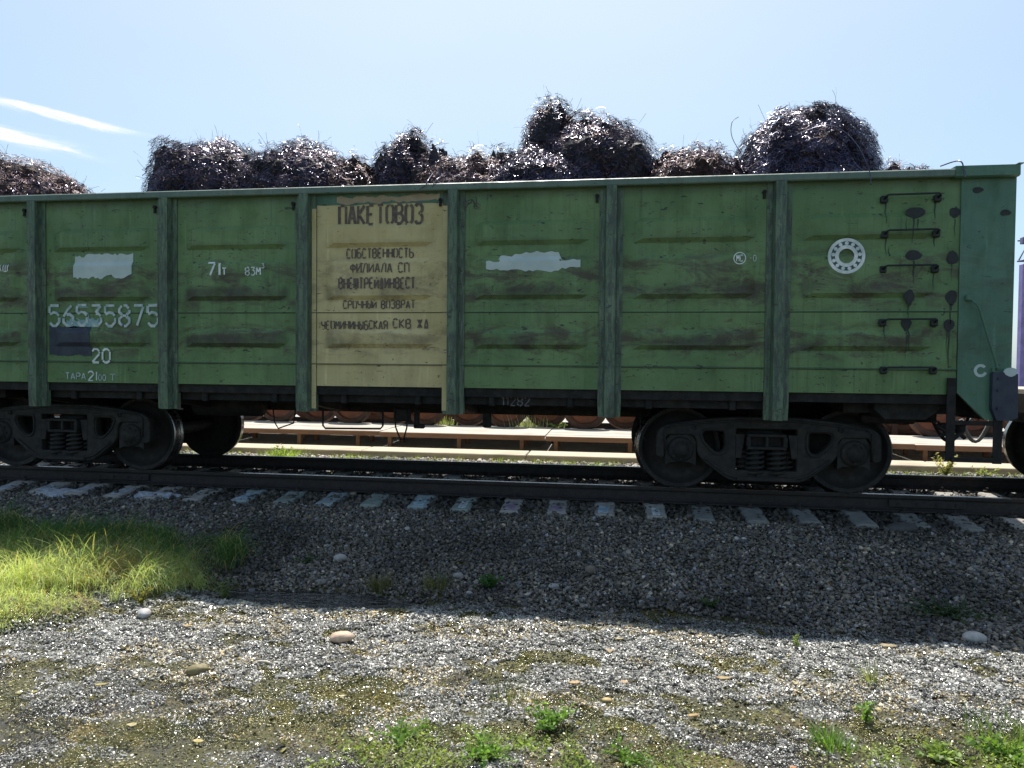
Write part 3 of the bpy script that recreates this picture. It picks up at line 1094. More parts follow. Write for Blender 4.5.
# step frame and guard box at the corner
for e in (1, -1):
    mb = MB()
    mb.box((e * 6.015, -YS - .03, .90), (.085, .014, .84), .003)
    mb.box((e * 6.455, -YS - .03, .80), (.085, .014, .68), .003)
    mb.box((e * 6.235, -YS - .015, .865), (.45, .03, .045), .005)
    mb.box((e * 6.235, -YS - .01, .485), (.45, .14, .02), .005)
    mb.box((e * 6.235, -YS - .085, .50), (.45, .012, .05), .003)
    mb.build('corner_step', BLACK, wag)
    mb = MB()
    mb.ext([(e * 6.375, 1.37), (e * 6.40, 1.385), (e * 6.605, 1.365), (e * 6.615, .93), (e * 6.53, .90), (e * 6.42, .90), (e * 6.375, 1.02)], 'y', -YS - .018, -YS - .075)
    for q in (1.02, 1.2, 1.32):
        mb.lathe([(-YS - .09, 0), (-YS - .09, .014), (-YS - .074, .014), (-YS - .074, 0)], (e * 6.43, 0, q), 'y', 6, False)
    mb.build('guard_bracket', NAVY if e > 0 else BLACK, wag)
# white ring mark and blob at the corner
mb = MB()
V = []
for k in range(22):
    a = R(40) + R(300) * k / 21
    for r_ in (.036, .063):
        V.append((6.29 + r_ * math.cos(a), -YS - .016, 1.395 + r_ * 1.05 * math.sin(a)))
        V.append((6.29 + r_ * math.cos(a), -YS - .012, 1.395 + r_ * 1.05 * math.sin(a)))
F = []
for k in range(21):
    i = k * 4
    F += [(i, i + 2, i + 6, i + 4), (i, i + 4, i + 5, i + 1), (i + 2, i + 3, i + 7, i + 6)]
mb.add(V, F)
mb.build('ring_mark', PATCH, wag)
blob('paint_mark', 6.535, 1.385, .062, .045, PATCH, wag, -YS - .077, 0, 31)

# hanging loops and pipes below the frame
mb = MB()
mb.tube([(-.87, -1.0, .84), (-.87, -1.0, .65), (-.84, -1.0, .615), (-.14, -1.0, .625), (-.11, -1.0, .66), (-.11, -1.0, .86)], .012, 8)
mb.build('safety_loop', BLACK, wag)
mb = MB()
mb.tube([(.04, -1.0, .88), (.05, -1.0, .65), (.11, -1.0, .50), (.15, -1.0, .50), (.19, -1.0, .65), (.19, -1.0, .88)], .010, 8)
mb.build('safety_loop', BLACK, wag)
mb = MB()
mb.tube([(-1.52, -1.0, .86), (-1.50, -1.0, .68), (-1.45, -1.0, .60), (-1.25, -1.0, .67), (-1.22, -1.0, .86)], .009, 8)
mb.build('safety_loop', BLACK, wag)
mb = MB()
mb.box((.30, -.95, .76), (.06, .06, .22), .01)
mb.box((.33, -.95, .66), (.13, .06, .05), .01)
mb.build('brake_lever', BLACK, wag)
mb = MB()
mb.box((1.15, -.9, .75), (.10, .05, .18), .01)
mb.build('hanger', BLACK, wag)
mb = MB()
mb.box((.12, -.95, .80), (.20, .10, .16), .02)
mb.build('brake_valve', BLACK, wag)
mb = MB()
pts = [(2.95 + .0 * t_, -1.0, .86 - .36 * t_) for t_ in (0, .3, .5)] + [(2.99, -1.0, .60), (3.02, -1.0, .55)]
mb.tube(pts, .008, 6)
mb.build('drain_hose', BLACK, wag)
mb = MB()
mb.lathe([(-2.5, .001), (-2.5, .15), (-1.6, .15), (-1.6, .001)], (-.3, -.55, .86 + .0), 'x', 20)
mb.build('air_reservoir', BLACK, wag)
mb = MB()
for (a, b_) in (((6.02, -1.2, .82), (6.16, -1.25, .70)), ((6.06, -1.2, .70), (6.20, -1.2, .80)), ((6.20, -1.1, .80), (6.30, -1.2, .68)), ((6.12, -1.3, .66), (6.22, -1.3, .76))):
    mb.tube([a, b_], .022, 8)
mb.box((6.10, -1.15, .80), (.10, .10, .08), .02)
mb.box((6.27, -1.15, .78), (.08, .10, .09), .02)
mb.build('brake_valve', CAST, wag)


# ------------------------------------------------------------------ stencil lettering
G = {
 '0': ['0,1 0,5', '0,5 1,6 2,6 3,5', '3,5 3,1', '3,1 2,0 1,0 0,1'],
 '1': ['0,4.6 1.2,6', '1.2,6 1.2,0'],
 'I': ['.5,0 .5,6'],
 '2': ['0,4.8 .8,6 2.2,6 3,4.8', '3,4.8 3,3.9', '3,3.9 0,0', '0,0 3,0'],
 '3': ['0,6 3,6', '3,6 1.3,3.7', '1.3,3.7 2.2,3.6 3,2.7', '3,2.7 3,1.2 2,0 1,0 0,1'],
 '4': ['2.2,0 2.2,6', '2.2,6 0,2 3,2'],
 '5': ['3,6 0,6', '0,6 0,3.6', '0,3.3 1.2,4 2.2,3.8 3,2.9', '3,2.6 3,1.2 2,0 1,0 0,1.1'],
 '6': ['2.6,6 1.2,4.5 0,2.4', '0,2.2 0,1 1,0 2,0 3,1', '3,1.2 3,2.4 2,3.3 .9,3.2'],
 '7': ['0,6 3,6', '3,5.8 1,0'],
 '8': ['.8,3.05 2.2,3.05', '1,3.2 0,4 0,5 .9,6', '1.2,6 2.1,6 3,5', '3,4.8 3,4 2,3.2', '1,2.9 0,2.1 0,1 1,0', '1.3,0 2,0 3,1 3,2.1 2,2.9'],
 'А': ['0,0 1.4,6', '1.6,6 3,0', '.7,2 2.3,2'],
 'Б': ['0,0 0,6', '.2,6 2.8,6', '.3,3.4 2,3.4 3,2.5 3,1 2,0 .3,0'],
 'В': ['0,0 0,6', '.3,6 2,6 2.7,5.2 2.7,4.2 2,3.3', '.3,3.2 2,3.2 3,2.2 3,1 2,0 .3,0'],
 'Д': ['.5,1 1.4,6', '1.6,6 2.5,1', '-.1,0 3.1,0', '0,.8 3,.8'],
 'Е': ['0,0 0,6', '.3,6 2.8,6', '.3,3.1 2.2,3.1', '.3,0 2.8,0'],
 'Ж': ['1.5,0 1.5,6', '0,6 1.3,3.2', '1.3,2.8 0,0', '3,6 1.7,3.2', '1.7,2.8 3,0'],
 'З': ['0,5.2 .8,6 2.2,6 3,5 3,4 2.2,3.3', '1.2,3.2 2.2,3.2', '2.3,3 3,2.1 3,1 2.2,0 .8,0 0,.9'],
 'И': ['0,6 0,0', '3,6 3,0', '.3,.8 2.7,5.2'],
 'Й': ['0,5.2 0,0', '3,5.2 3,0', '.3,.8 2.7,4.6', '1,6.1 2,6.1'],
 'К': ['0,0 0,6', '3,6 .3,3.2', '.5,2.9 3,0'],
 'Л': ['0,0 .9,4 1.3,6', '1.5,6 2.8,6', '3,6 3,0'],
 'М': ['0,0 0,6', '.2,6 1.5,2.2', '1.5,2.2 2.8,6', '3,6 3,0'],
 'Н': ['0,0 0,6', '3,0 3,6', '.3,3 2.7,3'],
 'О': ['1,6 0,5 0,1 1,0', '2,0 3,1 3,5 2,6'],
 'П': ['0,0 0,6', '.3,6 2.7,6', '3,6 3,0'],
 'Р': ['0,0 0,6', '.3,6 2.2,6 3,5.1 3,3.9 2.2,3 .3,3'],
 'С': ['2.9,5 2,6 1,6 0,5', '0,4.8 0,1.2', '0,1 1,0 2,0 2.9,1'],
 'Т': ['0,6 3,6', '1.5,5.6 1.5,0'],
 'Ф': ['1.5,0 1.5,6', '1.2,5 0,4.4 0,2.6 1.2,2', '1.8,5 3,4.4 3,2.6 1.8,2'],
 'Ч': ['0,6 0,3.6 .8,2.8 2.7,2.8', '3,6 3,0'],
 'Ш': ['0,6 0,0', '1.5,6 1.5,.3', '3,6 3,0', '.3,0 2.7,0'],
 'Ы': ['0,0 0,6', '.2,3.3 1.3,3.3 2,2.5 2,.8 1.3,0 .2,0', '3,6 3,0'],
 'Ь': ['0,0 0,6', '.3,3.3 2,3.3 3,2.4 3,.9 2,0 .3,0'],
 'Я': ['3,0 3,6', '2.7,6 .8,6 0,5.2 0,4 .8,3.1 2.7,3.1', '1.5,3 0,0'],
 '-': ['.3,3 2.3,3'], '.': ['.2,0 .8,0'], ':': ['.2,1.6 .8,1.6', '.2,4.2 .8,4.2'], ',': ['.3,.4 0,-1'], ' ': []}


def lettering(text, x0, x1, z0, z1, mat, panel, stroke=.13, gap=.5, lower=None, y=None, wmul=None, name='lettering', jitter=0.0):
    """stencil text in the box x0..x1, z0..z1, laid on the pressed sheet of a panel"""
    o, xc, hw = panel
    adv = []
    tot = 0
    sp_ = 1.25
    for ch in text:
        w = {'I': 1.0, '1': 1.4, ' ': 2.0, '.': 1.0, ':': 1.0, ',': .7}.get(ch, 3.0)
        adv.append((tot, w))
        tot += w + sp_
    tot -= sp_
    H = z1 - z0
    kx = (x1 - x0) / tot
    kz = H / 6
    st = stroke * H / 2
    mb = MB()
    for ci, (ch, (ax, w)) in enumerate(zip(text, adv)):
        sc_ = 1.0
        if lower and ci in lower: sc_ = lower[ci]
        jz = random.uniform(-1, 1) * jitter * H
        for s in G[ch]:
            pts = [tuple(map(float, q.split(','))) for q in s.split()]
            for si, (a, b_) in enumerate(zip(pts[:-1], pts[1:])):
                e0 = -.55 if si == 0 else .35
                e1 = -.55 if si == len(pts) - 2 else .35
                A = np.array([x0 + (ax + a[0] * (1 if sc_ == 1 else .9)) * kx, z0 + a[1] * kz * sc_ + jz])
                B = np.array([x0 + (ax + b_[0] * (1 if sc_ == 1 else .9)) * kx, z0 + b_[1] * kz * sc_ + jz])
                d = B - A
                Ld = np.linalg.norm(d)
                if e0 < 0: e0 = -min(.5, .13 * Ld / st)
                if e1 < 0: e1 = -min(.5, .13 * Ld / st)
                d /= Ld
                nn = np.array([-d[1], d[0]]) * st * random.uniform(.85, 1.15)
                ext = st * .35
                m_ = max(1, int(Ld / .012))
                V = []
                for q in range(m_ + 1):
                    c_ = A - d * st * e0 + d * (Ld + st * (e0 + e1)) * q / m_
                    for sgn in (1, -1):
                        pq = c_ + nn * sgn
                        yy = y if y is not None else -YS - rib_off(xc, hw, pq[0], pq[1]) - .007
                        V.append((pq[0], yy, pq[1]))
                F = [(2 * q, 2 * q + 1, 2 * q + 3, 2 * q + 2) for q in range(m_)]
                mb.add([(a_, b2 - .0003 * (len(mb.v) % 97) / 97, c2_) for a_, b2, c2_ in V], F)
    return mb.build(name, mat, o, fix=False)


PY_ = PANELS[3]
lettering('ПАКЕТОВОЗ', -.47, .50, 2.985, 3.20, DARKINK, PY_, .15)
lettering('СОБСТВЕННОСТЬ', -.38, .40, 2.605, 2.71, DARKINK, PY_, .15, lower=None, jitter=.03)
lettering('ФИЛИАЛА СП', -.32, .36, 2.435, 2.54, DARKINK, PY_, .14, jitter=.03)
lettering('ВНЕШТРЕЙДИНВЕСТ.', -.46, .46, 2.255, 2.375, DARKINK, PY_, .16, jitter=.03)
lettering('СРОЧНЫЙ ВОЗВРАТ', -.42, .42, 2.035, 2.125, DARKINK, PY_, .15, jitter=.04)
lettering(':ЧЕОМИНИНЫБСКАЯ', -.71, .10, 1.80, 1.895, DARKINK, PY_, .15, jitter=.04)
lettering('СКВ ЖД', .17, .58, 1.815, 1.915, DARKINK, PY_, .16, jitter=.03)
P1 = PANELS[1]
r9 = random.Random(9)
mb = MB()
for (xq, zq, ln) in ((5.62, 2.93, .25), (5.66, 2.92, .12), (6.02, 2.92, .18), (5.63, 2.50, .22), (6.00, 2.46, .16), (5.60, 2.07, .15), (6.0, 2.06, .2), (5.58, 1.80, .30), (5.60, 1.80, .2), (5.99, 1.79, .42), (5.97, 1.79, .25),
                     (5.36, 3.10, .22), (5.83, 3.10, .18), (5.37, 2.76, .2), (5.83, 2.76, .12), (5.83, 2.40, .2), (5.37, 1.85, .16), (5.55, 2.80, -.14), (5.40, 2.55, -.1)):
    w = r9.uniform(.004, .012)
    V = []
    for q in range(20):
        t_ = q / 19
        zz_ = zq - ln * t_
        for sgn in (-1, 1):
            xx_ = xq + sgn * w * (1 - .8 * t_) + .003 * math.sin(9 * t_)
            V.append((xx_, -YS - rib_off(PANELS[6][1], PANELS[6][2], xx_, zz_) - .004, zz_))
    mb.add(V, [(2 * q, 2 * q + 1, 2 * q + 3, 2 * q + 2) for q in range(19)])
mb.build('tar_drips', simple('dark_green_run', (.026, .042, .03), .6), PANELS[6][0], fix=False)['kind'] = 'stuff'


def torn(name, x0, x1, z0, z1, mat, panel, seed, rough=.03, notch=None):
    """hand-brushed patch with ragged edges lying on the sheet"""
    o, xc, hw = panel
    r_ = random.Random(seed)
    nx_ = 26
    top, bot = [], []
    tz = bz = 0.0
    V = []
    for i in range(nx_ + 1):
        xq = x0 + (x1 - x0) * i / nx_
        tz = tz * .6 + r_.uniform(-rough, rough)
        bz = bz * .6 + r_.uniform(-rough, rough)
        a, b_ = z1 + tz, z0 + bz
        if notch: a, b_ = notch(i / nx_, a, b_)
        for q in range(33):
            zq = b_ + (a - b_) * q / 32
            V.append((xq, -YS - rib_off(xc, hw, xq, zq) - .005, zq))
    F = [(i * 33 + q, i * 33 + q + 1, i * 33 + q + 34, i * 33 + q + 33) for i in range(nx_) for q in range(32)]
    return MB().add(V, F).build(name, mat, o, fix=False)


torn('blue_green_band', -.86, .86, 3.205, 3.325, GREEN_B, PY_, 41, .008)
torn('bare_primer', -.50, .70, 3.235, 3.30, simple('buff_primer', (.36, .29, .19), .7, c2=(.28, .22, .14)), (PANELS[3][0], 9, 0), 44, .018)
for i_ in range(1):
    o_ = [q for q in PANELS[3][0].children if q.name.startswith('bare_primer')][0]
    o_.location.y = -.003
torn('pale_patch', -3.81, -3.04, 2.41, 2.68, PATCH, P1, 3, .022)
torn('dark_patch', -4.165, -3.60, 1.475, 1.83, NAVY, P1, 5, .008)
torn('teal_smear', -3.93, -3.50, 1.81, 1.92, TEAL, P1, 8, .02)
o = lettering('56535875', -4.155, -2.72, 1.835, 2.08, WHITEW, P1, .13, y=-YS - .010, jitter=.02)
# an older 6 and 5 showing through the second and third digits
lettering('5', -3.80, -3.63, 1.90, 2.06, TEAL, P1, .08, y=-YS - .009)
lettering('20', -3.58, -3.345, 1.395, 1.555, WHITE, P1, .15, y=-YS - .018)
lettering('ТАРА', -3.945, -3.68, 1.185, 1.265, WHITEW, P1, .14)
lettering('2I', -3.645, -3.52, 1.175, 1.285, WHITE, P1, .15)
lettering('00', -3.505, -3.41, 1.18, 1.245, WHITEW, P1, .14)
lettering('Т', -3.355, -3.28, 1.175, 1.255, WHITEW, P1, .14)
P0 = PANELS[0]
lettering('АШ', -4.845, -4.70, 2.495, 2.58, WHITE, P0, .13)
P2 = PANELS[2]
lettering('7I', -2.07, -1.90, 2.42, 2.57, WHITE, P2, .16)
lettering('Т', -1.885, -1.83, 2.425, 2.505, WHITE, P2, .18)
lettering('83М', -1.595, -1.41, 2.42, 2.51, WHITE, P2, .15)
lettering('3', -1.395, -1.365, 2.50, 2.55, WHITE, P2, .16)
P4 = PANELS[4]


def notch4(t_, a, b_):
    if t_ < .12: return a - .10, b_ + .02
    if t_ < .30: return a - .035, b_
    if t_ > .78: return a - .10 - .02 * (t_ - .78), b_ + .03
    return a, b_


torn('pale_patch', 1.235, 2.27, 2.44, 2.65, PATCH, P4, 12, .014, notch4)
P5 = PANELS[5]


def ring(xc, zc, r0, r1, y, mat, parent, name, seg=40, balls=0, rb=0):
    mb = MB()
    V = []
    for k in range(seg):
        a = 2 * math.pi * k / seg
        for r_ in (r0, r1):
            V.append((xc + r_ * math.cos(a), y, zc + r_ * math.sin(a)))
    mb.add(V, [(2 * k, 2 * k + 1, (2 * k + 3) % (2 * seg), (2 * k + 2) % (2 * seg)) for k in range(seg)])
    for b_ in range(balls):
        a = 2 * math.pi * b_ / balls + .12
        cx_, cz_ = xc + rb[0] * math.cos(a), zc + rb[0] * math.sin(a)
        L = [(cx_ + rb[1] * math.cos(q * math.pi / 5), y - .001, cz_ + rb[1] * math.sin(q * math.pi / 5)) for q in range(10)]
        mb.add(L, [tuple(range(10))])
    return mb


ring(3.93, 2.548, .055, .064, -YS - .034, WHITE, P5[0], '').build('inspection_mark', WHITE, P5[0], fix=False)
lettering('МС', 3.898, 3.962, 2.515, 2.582, WHITE, P5, .13, y=-YS - .034)
lettering('-0', 4.03, 4.10, 2.52, 2.58, WHITE, P5, .13)
yb = -YS - .035
m1 = ring(4.985, 2.557, .150, .182, yb, WHITE, P6, '', 48, 13, (.130, .019))
m2 = ring(4.985, 2.557, .075, .112, yb, WHITE, P6, '', 40)
m1.add(m2.v, m2.f)
m1.build('bearing_mark', WHITE, P6, fix=False)
mbx = MB()
L = [(4.985 + .150 * math.cos(2 * math.pi * k / 40), 2.557 + .150 * math.sin(2 * math.pi * k / 40)) for k in range(40)]
Li = [(4.985 + .112 * math.cos(2 * math.pi * k / 40), 2.557 + .112 * math.sin(2 * math.pi * k / 40)) for k in range(40)]
mbx.add([(a, yb + .002, b_) for a, b_ in L + Li], [(k, (k + 1) % 40, 40 + (k + 1) % 40, 40 + k) for k in range(40)])
mbx.build('bearing_mark', simple('faded_blue_green', (.055, .10, .10), .6), P6, fix=False)
side = None
lettering('11282', 1.40, 1.715, .955, 1.055, GREYINK, (wag, 0, 0), .13, y=-1.378)


# ------------------------------------------------------------------ bogies
def poly_with_holes(name, outer, holes, y0, y1, mat, parent, bev=.012):
    cu = bpy.data.curves.new(name, 'CURVE')
    cu.dimensions = '2D'
    cu.fill_mode = 'BOTH'
    cu.extrude = abs(y1 - y0) / 2 - bev
    cu.bevel_depth = bev
    cu.bevel_resolution = 1
    for L in [outer] + holes:
        s = cu.splines.new('POLY')
        s.points.add(len(L) - 1)
        for q, (a, b_) in zip(s.points, L):
            q.co = (a, b_, 0, 1)
        s.use_cyclic_u = True
    tmp = bpy.data.objects.new(name, cu)
    COL.objects.link(tmp)
    dg = bpy.context.evaluated_depsgraph_get()
    me = bpy.data.meshes.new_from_object(tmp.evaluated_get(dg))
    bpy.data.objects.remove(tmp)
    me.transform(Matrix.Translation((0, (y0 + y1) / 2, 0)) @ Matrix.Rotation(R(90), 4, 'X'))
    me.materials.clear()
    me.materials.append(mat)
    o = bpy.data.objects.new(name, me)
    COL.objects.link(o)
    o.parent = parent
    return o


def rounded(P, r=.03, n=3):
    out = []
    m_ = len(P)
    for i in range(m_):
        a, b_, c = np.array(P[i - 1]), np.array(P[i]), np.array(P[(i + 1) % m_])
        u = (a - b_); lu = np.linalg.norm(u); u /= lu
        w = (c - b_); lw = np.linalg.norm(w); w /= lw
        rr = min(r, lu * .4, lw * .4)
        for t_ in np.linspace(0, 1, n):
            q = (1 - t_) ** 2 * (b_ + u * rr) + 2 * t_ * (1 - t_) * b_ + t_ ** 2 * (b_ + w * rr)
            out.append(tuple(q))
    return out


def bogie(xc, parent, bname='bogie'):
    mb = MB()
    mb.box((0, 0, .60), (.40, 1.9, .24), .03)                 # bolster
    mb.box((0, 0, .36), (.56, 1.75, .24), .03)  # filler block added to stop light showing between the springs
    mb.box((0, 0, .76), (.5, .5, .10), .02)
    for s in (-1, 1):                                         # brake beams
        mb.box((s * .36, 0, .42), (.08, 1.5, .08), .01)
    B = mb.build(bname, BLACK, parent)
    B.location = (xc, 0, 0)
    half = [(0, .845), (.36, .845), (.75, .805), (1.10, .745), (1.185, .67), (1.19, .40), (1.12, .385), (1.105, .60), (1.07, .655), (.79, .655), (.745, .60), (.735, .44), (.68, .37), (.44, .185), (.36, .15), (0, .145)]
    outer = half + [(-a, b_) for a, b_ in half[::-1][1:-1]]
    win = [(.44, .70), (.66, .70), (.705, .66), (.67, .56), (.55, .445), (.47, .45), (.435, .52)]
    mid = [(-.335, .735), (.335, .735), (.335, .25), (-.335, .25)]
    for s in (-1, 1):
        f = poly_with_holes('side_frame', rounded(outer, .05), [rounded(win, .04), rounded([(-a, b_) for a, b_ in win[::-1]], .04), rounded(mid, .02)], s * .96, s * 1.08, CAST, B)
        # lips round the windows and belly
        mb = MB()
        for L in (win, [(-a, b_) for a, b_ in win]):
            c = np.mean(L, 0)
            mb.tube([(c[0] + (a - c[0]) * 1.1, s * 1.085, c[1] + (b_ - c[1]) * 1.1) for a, b_ in rounded(L, .04)], .012, 6, closed=True)
        mb.tube([(-1.10, s * 1.085, .46), (-1.10, s * 1.085, .70), (-1.04, s * 1.085, .745), (-.75, s * 1.085, .775), (-.3, s * 1.085, .815), (.3, s * 1.085, .815), (.75, s * 1.085, .775), (1.04, s * 1.085, .745), (1.10, s * 1.085, .70), (1.10, s * 1.085, .46)], .014, 6)
        mb.tube([(-.66, s * 1.085, .39), (-.43, s * 1.085, .215), (-.34, s * 1.085, .185), (.34, s * 1.085, .185), (.43, s * 1.085, .215), (.66, s * 1.085, .39)], .014, 6)
        for q in (-.78, .78):
            mb.lathe([(s * 1.078, .0), (s * 1.078, .03), (s * 1.10, .03), (s * 1.10, .018), (s * 1.082, .016), (s * 1.082, 0)], (q, 0, .735), 'y', 12)
        mb.box((0, s * 1.05, .17), (.62, .14, .05), .01)
        mb.build('frame_lip', CAST, B)
        # bolster end: a casting with two square eyes
        mb = MB()
        for zq in (.515, .655):
            mb.box((0, s * 1.04, zq), (.42, .16, .035), .008)
        for xq in (-.195, 0, .195):
            mb.box((xq, s * 1.04, .585), (.03 if xq == 0 else .045, .16, .11), .006)
        mb.box((0, s * .985, .585), (.40, .03, .12))
        for q in (-1, 1):
            mb.ext([(q * .23, .66), (q * .325, .66), (q * .325, .40), (q * .27, .40)], 'y', s * .95, s * 1.08)
        mb.build('bolster_end', CAST, B)
        for xq in (-.24, -.115, .115, .24):
            yo = 1.035 if abs(xq) < .2 else .93
            mb = MB()
            r_ = .088
            pts = [(xq + r_ * math.cos(t_), s * yo + r_ * .8 * math.sin(t_), .20 + .30 * t_ / (2 * math.pi * 5.5)) for t_ in np.linspace(0, 2 * math.pi * 5.5, 78)]
            mb.tube(pts, .0185, 6)
            mb.lathe([(.19, 0), (.19, .05), (.5, .05), (.5, 0)], (xq, s * yo, 0), 'z', 10)
            mb.build('coil_spring', CAST, B)
        for xq in (-.925, .925):
            mb = MB()
            mb.lathe([(s * .86, 0), (s * .86, .14), (s * 1.06, .145), (s * 1.085, .12), (s * 1.085, .085), (s * 1.12, .08), (s * 1.125, 0)], (xq, 0, .475), 'y', 24)
            mb.ext([(xq - .17, .30), (xq - .17, .56), (xq - .12, .64), (xq + .12, .64), (xq + .17, .56), (xq + .17, .30), (xq + .11, .33), (xq - .11, .33)], 'y', s * .93, s * 1.05)
            for q in range(8):
                a = q * math.pi / 4
                mb.lathe([(s * 1.08, 0), (s * 1.08, .012), (s * 1.10, .012), (s * 1.10, 0)], (xq + .10 * math.cos(a), 0, .475 + .10 * math.sin(a)), 'y', 6, False)
            mb.build('axle_box', CAST, B)
    for xq in (-.925, .925):
        mb = MB()
        mb.lathe([(-1.0, .065), (-.86, .07), (-.7, .1), (-.6, .085), (0, .08), (.6, .085), (.7, .1), (.86, .07), (1.0, .065)], (xq, 0, .475), 'y', 16)
        mb.build('axle', WHEELM, B)
        for s in (-1, 1):
            mb = MB()
            P = [(.875, .0), (.875, .135), (.82, .145), (.765, .20), (.77, .33), (.80, .405), (.845, .415), (.853, .425), (.853, .462)]
            mb.lathe([(s * a, r_) for a, r_ in P], (xq, 0, .475), 'y', 56)
            P = [(.722, .503), (.705, .498), (.702, .42), (.74, .405), (.735, .33), (.72, .20), (.69, .13), (.69, 0)]
            mb.lathe([(s * a, r_) for a, r_ in P], (xq, 0, .475), 'y', 56)
            w = mb.build('wheel', WHEELM, B)
            mb = MB()
            P = [(.853, .462), (.848, .472), (.76, .476), (.742, .485), (.730, .500), (.722, .503)]
            mb.lathe([(s * a, r_) for a, r_ in P], (xq, 0, .475), 'y', 64)
            mb.build('wheel_tread', TREAD, B)
    for s in (-1, 1):
        for q in (-1, 1):
            for e in (-1, 1):
                mb = MB()
                cx_ = q * .925 + e * .52
                mb.box((cx_, s * .79, .475), (.05, .08, .30), .012)
                if abs(cx_) < .9:
                    mb.build('brake_shoe', BLACK, B)
    return B


bogie(-4.325, wag)
bogie(4.325, wag)

# ------------------------------------------------------------------ flat wagon coupled on the right
flat = empty('flat_wagon', (13.6, 0, 0), 'low dark flat wagon coupled at the right edge of the photo', 'railway wagon')
mb = MB()
mb.box((0, 0, 1.155), (12.4, 2.7, .05))
mb.build('deck', PLANK, flat)
mb = MB()
for s in (-1, 1):
    mb.box((0, s * 1.33, 1.03), (12.4, .04, .19))
mb.box((0, 0, .95), (12.4, .36, .32))
for e in (-1, 1):
    mb.box((e * 6.22, 0, 1.02), (.06, 2.7, .22))
mb.build('frame', BLACK, flat)
mb = MB()
mb.box((-6.43, 0, .98), (.40, .14, .16), .02)
mb.ext([(-6.48, -.15), (-6.60, -.24), (-6.54, .24), (-6.42, .15)], 'z', .84, 1.12)
mb.build('coupler', CAST, flat)
mb = MB()
pts = [(-6.25 - .38 * t_, .36 + .1 * t_, .90 - .40 * math.sin(math.pi * t_)) for t_ in np.linspace(0, .9, 14)]
mb.tube(pts, .024, 8)
pts = [(-6.25 - .25 * t_, .60, .92 - .25 * t_) for t_ in np.linspace(0, 1, 6)]
mb.tube(pts, .018, 8)
mb.build('brake_hose', simple('pale_hose', (.32, .30, .28), .5), flat)
mb = MB()
mb.tube([(-6.30, .55, .98), (-6.36, .60, .84), (-6.30, .66, .74)], .03, 8)
mb.build('hose_head', ORANGE, flat)
mb = MB()
for s in (-1, 1):
    mb.box((-6.14, s * 1.2, 1.29), (.10, .10, .22), .01)
mb.box((-6.14, 1.2, 1.43), (.16, .16, .07), .02)
mb.build('stake_pocket', BLACK, flat)
bogie(-13.6 + 8.17 + .925, flat)
bogie(5.4 - .9, flat)
cone = MB()
cone.lathe([(0, .001), (0, .12), (.02, .12), (.03, .07), (.42, .015), (.42, 0)], (7.62, 1.0, 1.181), 'z', 20)
o = cone.build('marker_cone', CONC)
tag(o, 'small pale grey cone standing on the low deck at the right edge', 'cone')

